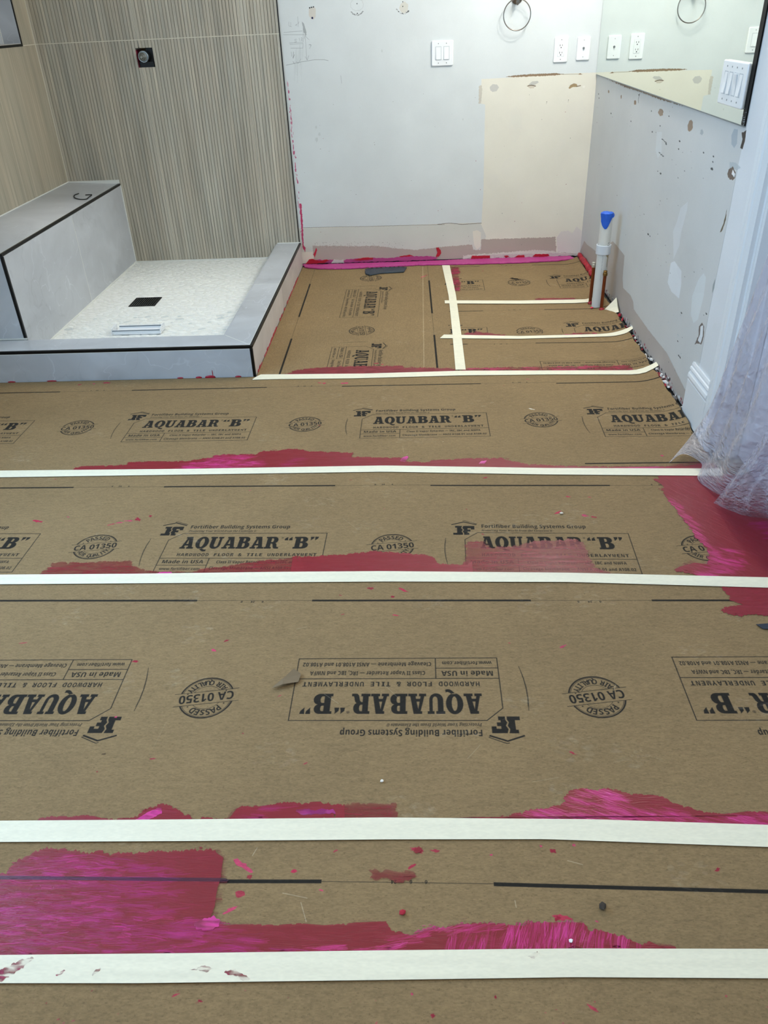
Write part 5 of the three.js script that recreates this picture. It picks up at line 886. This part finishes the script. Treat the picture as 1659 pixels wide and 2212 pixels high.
// ================================================================ FIXTURES ON THE WALLS
function bevelPlate(w, h, d) {
  const s = new THREE.Shape(), r = 0.003, b = 0.0045, x = w / 2 - b, y = h / 2 - b;
  s.moveTo(-x + r, -y); s.lineTo(x - r, -y); s.quadraticCurveTo(x, -y, x, -y + r); s.lineTo(x, y - r); s.quadraticCurveTo(x, y, x - r, y); s.lineTo(-x + r, y); s.quadraticCurveTo(-x, y, -x, y - r); s.lineTo(-x, -y + r); s.quadraticCurveTo(-x, -y, -x + r, -y);
  const g = new THREE.ExtrudeGeometry(s, { depth: d - b, bevelEnabled: true, bevelSize: b, bevelThickness: b, bevelSegments: 3 }); return g;   // back slightly behind z = 0
}
function rocker(up) {   // wedge paddle 33 x 67 mm
  const s = new THREE.Shape((up ? [[-0.0305, 0], [-0.0305, 0.0012], [0, 0.0026], [0.0305, 0.0062], [0.0305, 0]] : [[-0.0305, 0], [-0.0305, 0.0062], [0, 0.0026], [0.0305, 0.0012], [0.0305, 0]]).map((p) => new THREE.Vector2(...p)));
  const g = new THREE.ExtrudeGeometry(s, { depth: 0.027, bevelEnabled: false }); g.translate(0, 0, -0.0135);
  g.applyMatrix4(new THREE.Matrix4().makeBasis(new THREE.Vector3(0, 1, 0), new THREE.Vector3(0, 0, 1), new THREE.Vector3(1, 0, 0))); return g;
}
function plateThing(name, lab, cat, w, h) { const g = thing(name, lab, cat); mesh('plate', bevelPlate(w, h, 0.007), M.plastic, g); return g; }
const recess = std({ color: 0xc3c9cd, roughness: 0.6 });
function addRockers(g, xs, states, zf = 0.0072) {
  xs.forEach((x, i) => {
    mesh('rocker_frame', mergeGeometries([box(x - 0.0172, x + 0.0172, -0.034, -0.0315, zf - 0.002, zf), box(x - 0.0172, x + 0.0172, 0.0315, 0.034, zf - 0.002, zf), box(x - 0.0172, x - 0.0142, -0.0315, 0.0315, zf - 0.002, zf), box(x + 0.0142, x + 0.0172, -0.0315, 0.0315, zf - 0.002, zf)]), recess, g);
    const r = mesh('rocker', rocker(states[i]), M.plastic, g); r.position.set(x, 0, zf - 0.0012);
    for (const y of [0.0484, -0.0484]) { const c = cyl(0.0028, 0.0028, 0.0012, 12); c.rotateX(Math.PI / 2); const m = mesh('screw', c, M.screw, g); m.position.set(x, y, zf); }
  });
}
{
  const s2 = plateThing('light_switch', 'white double rocker light switch plate on the bare back wall', 'light switch', 0.124, 0.127);
  addRockers(s2, [-0.023, 0.023], [false, false]); s2.position.set(0.172, 1.181, ZB + 0.003);
  const out = plateThing('wall_outlet', 'white double power outlet with black slots beside the small plug plate', 'outlet', 0.079, 0.127);
  const rec = mesh('receptacle', rbox(-0.0165, 0.0165, -0.0335, 0.0335, 0.004, 0.0085, 0.001), M.plastic, out);
  mesh('receptacle_gap', box(-0.0175, 0.0175, -0.0345, 0.0345, 0.004, 0.0073), recess, out);
  for (const y of [0.0165, -0.0195]) { mesh('slot', box(-0.0085, -0.0058, y, y + 0.0095, 0.0083, 0.0089), M.slot, rec); mesh('slot', box(0.0050, 0.0074, y + 0.001, y + 0.0088, 0.0083, 0.0089), M.slot, rec); const c = cyl(0.0029, 0.0029, 0.0006, 14); c.rotateX(Math.PI / 2); mesh('ground_hole', c, M.slot, rec).position.set(-0.0005, y - 0.0065, 0.0087); }
  for (const y of [0.0484, -0.0484]) { const c = cyl(0.0028, 0.0028, 0.0012, 12); c.rotateX(Math.PI / 2); mesh('screw', c, M.screw, out).position.set(0, y, 0.0072); }
  out.position.set(0.847, 1.174, ZB + 0.003);
  const jack = plateThing('cable_plate', 'small white wall plate with a dark coaxial stub', 'wall plate', 0.075, 0.117);
  const st = cyl(0.0045, 0.0045, 0.010, 14); st.rotateX(Math.PI / 2); mesh('coaxial_stub', st, M.screw, jack).position.set(0.0005, 0.002, 0.0115); const nut = cyl(0.006, 0.006, 0.003, 6); nut.rotateX(Math.PI / 2); mesh('nut', nut, M.slot, jack).position.set(0.0005, 0.002, 0.008);
  for (const y of [0.0415, -0.0415]) { const c = cyl(0.0022, 0.0022, 0.0012, 12); c.rotateX(Math.PI / 2); mesh('screw', c, M.screw, jack).position.set(0, y, 0.0072); }
  jack.position.set(0.974, 1.175, ZB + 0.003);
  // four-gang switch let into the mirror
  const s4 = plateThing('light_switch', 'white four-paddle light switch plate set over the mirror edge', 'light switch', 0.232, 0.131);
  addRockers(s4, [-0.069, -0.023, 0.023, 0.069], [false, false, true, false]); s4.rotation.y = -Math.PI / 2; s4.position.set(XR - 0.0095, 1.153, -2.958);
}
{ // mirror
  const g = thing('mirror', 'large frameless wall mirror with a blackened end above the patched wall', 'mirror');
  const y0 = 1.043, y1 = 2.02, z0 = -5.206, z1 = -2.812;
  mesh('glass', box(XR - 0.0055, XR - 0.0012, y0 + 0.001, y1, z0, -2.8425), phy({ color: 0xe9f1ea, roughness: 0.012, metalness: 1 }), g);
  mesh('bottom_channel', box(XR - 0.0062, XR - 0.0002, y0 - 0.003, y0 + 0.001, z0, z1), phy({ color: 0x8d9496, roughness: 0.5, metalness: 0.6 }), g);
  mesh('desilvered_edge', box(XR - 0.0055, XR - 0.0012, y0 + 0.001, y1, -2.8425, z1), phy({ color: 0x050607, roughness: 0.45, specularIntensity: 0.3 }), g).userData.label = 'blackened desilvered glass edge';
  const sp = []; for (let i = 0; i < 26; i++) { const r = rr(0.0005, 0.0016), b = new THREE.SphereGeometry(r, 6, 4); b.translate(XR - 0.0056, y0 + rr(0.004, 0.06) * rr(0.4, 1), rr(-2.842, -2.815)); sp.push(b); }
  mesh('speckles', mergeGeometries(sp), std({ color: 0xb9c6cc, roughness: 0.6 }), g).userData.kind = 'stuff';
}
{ // towel ring
  const g = thing('towel_ring', 'brushed nickel towel ring mounted on the white back wall', 'towel ring');
  const x = 0.584, y = 1.352, zr = ZB + 0.050;
  const fl1 = new THREE.LatheGeometry([[0.001, 0.018], [0.014, 0.017], [0.020, 0.012], [0.030, 0.008], [0.032, 0.003], [0.032, 0]].map((p) => new THREE.Vector2(...p)), 32); fl1.rotateX(Math.PI / 2); const f = mesh('flange', fl1, M.nickel, g); f.position.set(x, y + 0.080, ZB + 0.0004);
  const post = new THREE.LatheGeometry([[0.0095, 0], [0.008, 0.02], [0.0085, 0.04], [0.011, 0.052], [0.009, 0.060], [0.001, 0.063]].map((p) => new THREE.Vector2(...p)), 20); post.rotateX(Math.PI / 2); mesh('post', post, M.nickel, g).position.set(x, y + 0.076, ZB + 0.01);
  const drop = new THREE.SphereGeometry(1, 16, 12); drop.scale(0.0085, 0.020, 0.0095); mesh('hanger', drop, M.nickel, g).position.set(x, y + 0.064, zr + 0.004);
  mesh('ring', new THREE.TorusGeometry(0.0745, 0.0029, 12, 72), M.nickel, g).position.set(x, y, zr);
}

// ================================================================ PIPES
{
  const g = thing('drain_pipe', 'white plastic drain pipe capped with blue tape beside the right wall', 'pipe');
  const c = canvasOf(256, 512), x = c.getContext('2d'); x.fillStyle = '#e4e3dc'; x.fillRect(0, 0, 256, 512);
  x.save(); x.translate(64, 256); x.rotate(-Math.PI / 2); x.fillStyle = '#3c3d40'; x.font = 'bold 22px sans-serif'; x.fillText('PIPE   4-', -232, 9); x.restore();
  const X = 0.982, Z = -4.212, R = 0.030;
  const place = (geo, name, mat) => { const m = mesh(name, geo, mat, g); m.position.set(X, 0, Z); return m; };
  const c2 = canvasOf(256, 512), x2 = c2.getContext('2d'); x2.fillStyle = '#dfe1de'; x2.fillRect(0, 0, 256, 512); x2.fillStyle = '#b59a6b'; x2.globalAlpha = 0.8; x2.beginPath(); x2.moveTo(40, 0); x2.lineTo(130, 0); x2.lineTo(120, 12); x2.lineTo(80, 22); x2.lineTo(72, 60); x2.lineTo(66, 130); x2.lineTo(60, 120); x2.lineTo(62, 40); x2.lineTo(44, 16); x2.fill(); x2.globalAlpha = 1;
  for (let i = 0; i < 26; i++) { x2.fillStyle = i % 2 ? '#b9b7b0' : '#f0f0ec'; x2.globalAlpha = 0.35; x2.fillRect(rr(0, 256), rr(0, 500), rr(1, 4), rr(4, 40)); } x2.globalAlpha = 1;
  for (let i = 0; i < 50; i++) { x2.fillStyle = '#4a4c50'; x2.globalAlpha = 0.6; x2.fillRect(22 + rr(-2, 2), 8 + i * 5, rr(2, 4), rr(1, 3)); } x2.globalAlpha = 1;
  const lower = new THREE.CylinderGeometry(R, R, 0.290, 40, 1, true); lower.translate(0, 0.145, 0);
  const t2 = texOf(c2); place(lower, 'lower_pipe', phy({ map: t2, roughness: 0.4 })).rotation.y = -0.75;
  const coll = new THREE.LatheGeometry([[0.0302, 0.283], [0.0370, 0.283], [0.0380, 0.286], [0.0380, 0.328], [0.0370, 0.331], [0.0325, 0.331], [0.0318, 0.322], [0.0302, 0.320]].map((p) => new THREE.Vector2(...p)), 40); place(coll, 'coupling', phy({ color: 0xdde3ea, roughness: 0.35 }));
  const upper = new THREE.CylinderGeometry(0.0302, 0.0302, 0.175, 40, 1, true); upper.translate(0, 0.3975, 0);
  const t1 = texOf(c); place(upper, 'upper_pipe', phy({ map: t1, roughness: 0.4 })).rotation.y = -0.98;
  // crumpled blue painter's tape cap with a pointed flap
  const pos = [], idx = [], N = 40, rows = 6;
  for (let j = 0; j <= rows; j++) for (let i = 0; i <= N; i++) {
    const a = i / N * Math.PI * 2, front = Math.cos(a - 1.95), len = 0.010 + 0.062 * Math.pow(Math.max(0, front), 2.2) + 0.010 * (vnoise(Math.cos(a) * 3 + 5, Math.sin(a) * 3) - 0.3);
    const t = j / rows, k = 0.0318 + 0.0022 * (vnoise(Math.cos(a) * 7 + 9, Math.sin(a) * 7 + t * 4) - 0.3) + (a < 0.7 || a > 5.9 ? 0.006 * t * 0.8 : 0);
    pos.push(Math.cos(a) * k, 0.488 - t * len + 0.002 * (vnoise(a * 5, t * 3) - 0.5), Math.sin(a) * k);
  }
  for (let j = 0; j < rows; j++) for (let i = 0; i < N; i++) { const q = j * (N + 1) + i; idx.push(q, q + 1, q + N + 1, q + 1, q + N + 2, q + N + 1); }
  const base = pos.length / 3;
  for (let r = 0; r < 3; r++) for (let i = 0; i <= N; i++) { const a = i / N * Math.PI * 2, f = [1, 0.7, 0.35][r] * 0.0318; pos.push(Math.cos(a) * f, 0.488 + [0, 0.004, 0.005][r] + 0.003 * (vnoise(Math.cos(a) * f * 120 + 3, Math.sin(a) * f * 120) - 0.5), Math.sin(a) * f); }
  for (let r = 0; r < 2; r++) for (let i = 0; i < N; i++) { const q = base + r * (N + 1) + i; idx.push(q, q + N + 1, q + 1, q + 1, q + N + 1, q + N + 2); }
  pos.push(0, 0.492, 0); const top = pos.length / 3 - 1; for (let i = 0; i < N; i++) idx.push(base + 2 * (N + 1) + i, top, base + 2 * (N + 1) + i + 1);
  const cap = new THREE.BufferGeometry(); cap.setAttribute('position', new THREE.Float32BufferAttribute(pos, 3)); cap.setIndex(idx); const cg = cap.toNonIndexed(); cg.computeVertexNormals();
  place(cg, 'tape_cap', phy({ color: 0x1e5fd0, roughness: 0.45 })).userData.label = 'crumpled blue painter\'s tape';

  function supply(lab, x, z, h, cap) {
    const q = thing('supply_pipe', lab, 'pipe');
    const p = cyl(0.0085, 0.0085, h, 20); p.translate(0, h / 2, 0); const m = mesh('copper_tube', p, M.copper, q); m.position.set(x, 0, z);
    const n = new THREE.LatheGeometry([[0.0087, 0], [0.0115, 0.001], [0.0125, 0.004], [0.0125, 0.014], [0.0110, 0.017], [0.0088, 0.018], [0.0088, 0.020], [0.0105, 0.021], [0.0105, 0.027], [0.001, 0.0275]].map((p) => new THREE.Vector2(...p)), cap === 'hex' ? 6 : 20); mesh('fitting', n, cap === 'hex' ? M.brass : phy({ color: 0xb9b3a8, roughness: 0.4, metalness: 0.6 }), q).position.set(x, h, z);
    const gl = new THREE.SphereGeometry(1, 14, 8); gl.scale(0.015, 0.012, 0.014); mesh('sealer_collar', gl, phy({ color: 0x9e1b2c, roughness: 0.4 }), q).position.set(x + 0.002, 0.006, z + 0.004);
    return q;
  }
  supply('copper supply pipe with brass fitting in front of the drain pipe', 0.991, -4.150, 0.185, 'hex');
  supply('copper supply pipe with pale cap mostly hidden behind the drain pipe', 0.953, -4.262, 0.200, 'round');
}

// ================================================================ PLASTIC SHEET
{
  const crumple = pixelTex(512, 512, (x, y) => {
    const u = x / 512, v = y / 512, w = tileFbm(u, v, 5, 5, 4); let h = 0;
    for (const [n, a] of [[5, 0.5], [9, 0.35], [17, 0.25]]) h += a * Math.abs(tileFbm(u + 0.12 * w, v + 0.1 * w, n, n, 2) - 0.5) * 2;
    const k = Math.min(255, 255 * h); return [k, k, k];
  }, false);
  const film = phy({ color: 0xe6e4ee, transmission: 0.68, roughness: 0.30, thickness: 0, bumpMap: rep(crumple, 1.8, 2.4), bumpScale: 0.016, specularIntensity: 1, side: THREE.DoubleSide });
  const g = thing('plastic_sheet', 'crumpled translucent plastic sheet hanging over the doorway', 'plastic sheet');
  // columns: each a chain of points from the hanging point to the hem
  function drape(cols, nu, nv, wob, sd) {
    const curves = cols.map((c) => new THREE.CatmullRomCurve3(c.map((p) => new THREE.Vector3(...p)), false, 'centripetal')), pos = [], uv = [], idx = [];
    for (let j = 0; j <= nv; j++) {
      const row = new THREE.CatmullRomCurve3(curves.map((c) => c.getPoint(j / nv)), false, 'centripetal');
      for (let i = 0; i <= nu; i++) {
        const t = j / nv, u = i / nu, p = row.getPoint(u), e = Math.min(1, u * 8) * Math.min(1, 0.15 + 2 * (1 - t));
        const w = wob * e * (0.9 * Math.sin(u * 17 + t * 2.2 + sd) + 0.6 * Math.sin(u * 31 - t * 4 + sd * 2) + 1.6 * (fbm(u * 6 + sd, t * 9, 3) - 0.45));
        pos.push(Math.min(p.z > -2.49 ? 1.125 : 1.040, p.x - w), Math.max(0.0065, p.y), p.z + w * 0.35); uv.push(u * 0.9, t * 1.3);
      }
    }
    for (let j = 0; j < nv; j++) for (let i = 0; i < nu; i++) { const q = j * (nu + 1) + i; idx.push(q, q + 1, q + nu + 1, q + 1, q + nu + 2, q + nu + 1); }
    const ge = new THREE.BufferGeometry(); ge.setAttribute('position', new THREE.Float32BufferAttribute(pos, 3)); ge.setAttribute('uv', new THREE.Float32BufferAttribute(uv, 2)); ge.setIndex(idx); ge.computeVertexNormals(); return ge;
  }
  const top = (z) => [1.030, 2.02, z];
  mesh('back_layer', drape([
    [top(-1.93), [1.032, 0.763, -2.365], [1.032, 0.395, -2.482], [1.030, 0.150, -2.570], [0.985, 0.060, -2.560], [0.889, 0.007, -2.462]],
    [top(-1.88), [1.020, 0.76, -2.29], [1.010, 0.40, -2.400], [1.005, 0.16, -2.480], [0.975, 0.075, -2.490], [0.935, 0.034, -2.475]],
    [top(-1.83), [1.030, 0.76, -2.21], [1.020, 0.40, -2.300], [1.010, 0.17, -2.380], [1.000, 0.080, -2.400], [0.985, 0.030, -2.420]],
    [top(-1.78), [1.005, 0.76, -2.13], [0.990, 0.40, -2.210], [0.985, 0.17, -2.280], [0.975, 0.080, -2.310], [0.955, 0.008, -2.350]],
    [top(-1.70), [1.025, 0.76, -2.04], [1.010, 0.40, -2.110], [1.000, 0.17, -2.170], [0.990, 0.080, -2.200], [0.985, 0.010, -2.250]],
    [top(-1.62), [1.045, 0.76, -1.92], [1.050, 0.40, -1.980], [1.050, 0.17, -2.060], [1.055, 0.080, -2.100], [1.060, 0.010, -2.170]],
    [top(-1.70), [1.070, 0.76, -1.80], [1.080, 0.40, -1.850], [1.085, 0.17, -1.920], [1.095, 0.080, -1.970], [1.110, 0.010, -2.060]],
  ], 110, 130, 0.015, 1.3), film, g);
  mesh('front_fold', drape([
    [[1.020, 0.62, -1.95], [1.005, 0.42, -2.01], [0.985, 0.28, -2.06], [0.968, 0.15, -2.115], [0.958, 0.060, -2.155], [0.957, 0.010, -2.187]],
    [[1.040, 0.62, -1.92], [1.025, 0.42, -1.97], [1.005, 0.28, -2.01], [0.990, 0.15, -2.055], [0.995, 0.060, -2.090], [1.020, 0.010, -2.115]],
    [[1.045, 0.62, -1.88], [1.030, 0.42, -1.92], [1.020, 0.28, -1.95], [1.030, 0.15, -1.990], [1.060, 0.060, -2.040], [1.092, 0.010, -2.088]],
    [[1.055, 0.62, -1.82], [1.050, 0.42, -1.85], [1.055, 0.28, -1.88], [1.065, 0.15, -1.920], [1.090, 0.060, -1.990], [1.118, 0.010, -2.060]],
  ], 60, 80, 0.012, 4.1), film, g);
}

// ================================================================ LOOSE BITS
function crumb(r, flat = 0.6, det = 1) { const g = new THREE.IcosahedronGeometry(1, det), p = g.attributes.position, o = rnd() * 50; for (let i = 0; i < p.count; i++) { const x = p.getX(i), y = p.getY(i), z = p.getZ(i), k = 0.65 + 0.7 * vnoise(x * 1.7 + o + 9, y * 1.7 + z * 2.3 + o); p.setXYZ(i, x * k * r, y * k * r * flat, z * k * r); } g.computeVertexNormals(); return g; }
{
  const white = std({ color: 0xd9d9d7, roughness: 0.95, flatShading: true }), grey = std({ color: 0x7d7a77, roughness: 0.95, flatShading: true }), red = phy({ color: 0xa8182c, roughness: 0.4 });
  for (let i = 0; i < 54; i++) {
    const z = -2.90 - Math.pow(rnd(), 1.1) * 1.15, r = rr(0.004, 0.011), k = rnd(), st = rr(1, 2.4);
    const m = mesh('plaster_crumb', crumb(r, 0.8, 0), k < 0.62 ? white : k < 0.84 ? grey : red); m.position.set(XR - rr(0.003, 0.016), r * 0.45 + rr(0, 0.022), z); m.rotation.set(rr(-0.5, 0.5), rr(-0.5, 0.5), rr(-0.5, 0.5)); m.scale.set(0.8, rr(0.6, 1.2), st);
    tag(m, k < 0.62 ? 'white plaster crumb at the foot of the right wall' : k < 0.84 ? 'grey plaster crumb at the foot of the right wall' : 'crimson sealer crumb at the foot of the right wall', 'debris', k < 0.62 ? 'white plaster crumbs' : k < 0.84 ? 'grey plaster crumbs' : 'crimson sealer crumbs');
  }
  { // ridge of crimson sealer in the far corner
    const parts = []; for (let z = -5.12; z < -4.50; z += 0.03) { const b = crumb(rr(0.012, 0.019), 0.9, 2); b.scale(0.8, 1, 2.2); b.translate(XR - 0.016, 0.030 + rr(0, 0.010), z); parts.push(b); }
    tag(mesh('sealer_ridge', mergeGeometries(parts), red), 'crimson sealer ridge in the wall corner behind the pipes', 'sealer');
  }
  { // dark strip lying near the back wall
    const s = new THREE.Shape(ragged([[789, 585], [800, 582], [868, 579.5], [878, 581], [872, 590], [820, 593], [800, 597], [790, 594]].map(([a, b]) => { const p = fl(a, b); return [p.x, -p.z]; }), 0.0025, 0.012));
    const e = new THREE.ExtrudeGeometry(s, { depth: 0.004, bevelEnabled: true, bevelSize: 0.002, bevelThickness: 0.0015, bevelSegments: 1 }); e.rotateX(-Math.PI / 2); e.translate(0, PAPER_Y + 0.004, 0);
    const t = thing('tape_scrap', 'dark blue-grey strip of rubbery membrane lying by the pink sealer', 'scrap'); mesh('strip', e, phy({ color: 0x34414a, roughness: 0.45, bumpMap: rep(grainBump, 8), bumpScale: 0.004 }), t);
    const rim = []; for (let i = 0; i < 9; i++) { const p = fl(795 + i * 9.5, 583 - i * 0.35 + rr(-0.5, 0.5)); const b = crumb(rr(0.004, 0.008), 0.35); b.translate(p.x, PAPER_Y + 0.012, p.z); rim.push(b); } mesh('sealer_rim', mergeGeometries(rim), phy({ color: 0x5b2231, roughness: 0.5 }), t);
  }
  { // torn flap curling out of the upside-down sheet
    const a = [fl(586, 1491), fl(612, 1474), fl(636, 1454), fl(651, 1462), fl(645, 1478), fl(612, 1487)], h = [0.004, 0.010, 0.014, 0.007, 0.005, 0.012], pos = [];
    const tri = (i, j, k) => { for (const q of [i, j, k]) pos.push(a[q].x, PAPER_Y + 0.0012 + h[q], a[q].z); };
    tri(0, 5, 1); tri(1, 5, 4); tri(1, 4, 3); tri(1, 3, 2); const g = new THREE.BufferGeometry(); g.setAttribute('position', new THREE.Float32BufferAttribute(pos, 3)); const m = metreUV(g); m.computeVertexNormals();
    mesh('torn_flap', m, std({ color: 0x7f6d54, roughness: 0.85 }), sheets.s2).userData.label = 'torn curled paper flap';
  }
  { // blade-shaped metal scrap at the paper edge
    const s = new THREE.Shape([[1632, 1352], [1659, 1350], [1690, 1350], [1690, 1362], [1648, 1362]].map(([a, b]) => { const p = fl(a, b); return new THREE.Vector2(p.x, -p.z); }));
    const e = new THREE.ExtrudeGeometry(s, { depth: 0.0012, bevelEnabled: false }); e.rotateX(-Math.PI / 2); e.translate(0, PAPER_Y + 0.003, 0);
    tag(mesh('metal_scrap', e, phy({ color: 0x4a525c, roughness: 0.35, metalness: 0.8 })), 'pointed grey metal scrap lying on the kraft paper', 'scrap');
  }
  for (const [px, py, r, c, lab] of [[1301, 1962, 0.008, 0x3c352d, 'dark grit lump beside the thick black printed line'], [825, 1690, 0.004, 0xf0ece4, 'white chip on the upside-down printed sheet'], [1213, 1112, 0.006, 0xd9cfc0, 'pale chip above the red-painted printed frame'], [1278, 668, 0.010, 0xd8435c, 'pink paint lump beside the drain pipe foot'], [870, 1975, 0.006, 0xb02438, 'small crimson paint crumb above the hot pink smear'], [1233, 2036, 0.004, 0xffffff, 'white chip stuck in the hot pink smear']]) {
    const p = fl(px, py), m = mesh('debris_chip', crumb(r, 0.5, 0), std({ color: c, roughness: 0.8 })); m.position.set(p.x, PAPER_Y + 0.0022 + r * 0.45, p.z); tag(m, lab, 'debris');
  }
}

// ================================================================ LAMPS (above the frame)
{
  const glow = std({ color: 0xfff4e2, emissive: new THREE.Color(1, 0.92, 0.8), emissiveIntensity: 3, roughness: 0.6 });
  const v = thing('vanity_light', 'three-globe vanity light bar above the mirror', 'vanity light');
  mesh('back_plate', rbox(XR - 0.022, XR, 2.13, 2.21, -4.49, -3.57, 0.004), M.nickel, v);
  for (const z of [-4.38, -4.03, -3.68]) {
    const arm = cyl(0.009, 0.009, 0.075, 14); arm.rotateZ(Math.PI / 2); mesh('arm', arm, M.nickel, v).position.set(XR - 0.055, 2.17, z);
    mesh('globe_bulb', new THREE.SphereGeometry(0.05, 24, 16), glow, v).position.set(XR - 0.135, 2.17, z);
    const l = new THREE.PointLight(WARM, VANITY_POWER); l.position.set(XR - 0.135, 2.17, z); l.shadow.radius = 2.4; l.castShadow = true; l.name = 'vanity_bulb_lamp'; scene.add(l);
  }
  const d = thing('added_shower_downlight', 'unseen recessed downlight added to brighten the shower', 'downlight');  // unseen lamp, added to brighten pebbles, bench and tile
  mesh('ring', new THREE.TorusGeometry(0.075, 0.008, 10, 40).rotateX(Math.PI / 2), M.paintWhite, d).position.set(-1.48, TOP - 0.004, -4.20);
  mesh('lens', cyl(0.068, 0.068, 0.004, 32), glow, d).position.set(-1.48, TOP - 0.004, -4.20);
  const sl = new THREE.SpotLight(WARM, SHOWER_FILL_POWER, 0, 0.46, 0.9, 2); sl.position.set(-1.48, TOP - 0.02, -4.20); sl.target.position.set(-1.48, 0, -4.20); sl.shadow.radius = 3; sl.castShadow = true; scene.add(sl, sl.target);
  const c = thing('added_ceiling_light', 'unseen flush ceiling lamp added near the viewpoint to brighten the near floor', 'ceiling light');  // added lamp above the viewpoint, lifts the near floor
  mesh('pan', cyl(0.17, 0.17, 0.03, 40), M.paintWhite, c).position.set(-0.25, TOP - 0.0155, -0.45);
  mesh('diffuser', cyl(0.145, 0.16, 0.05, 40), glow, c).position.set(-0.25, TOP - 0.055, -0.45);
  const l = new THREE.RectAreaLight(WARM, CEILING_FILL_POWER * 12, 0.26, 0.26); l.position.set(-0.25, TOP - 0.084, -0.45); l.lookAt(-0.25, 0, -0.45); scene.add(l);
}
shade(scene);
renderer.render(scene, camera);
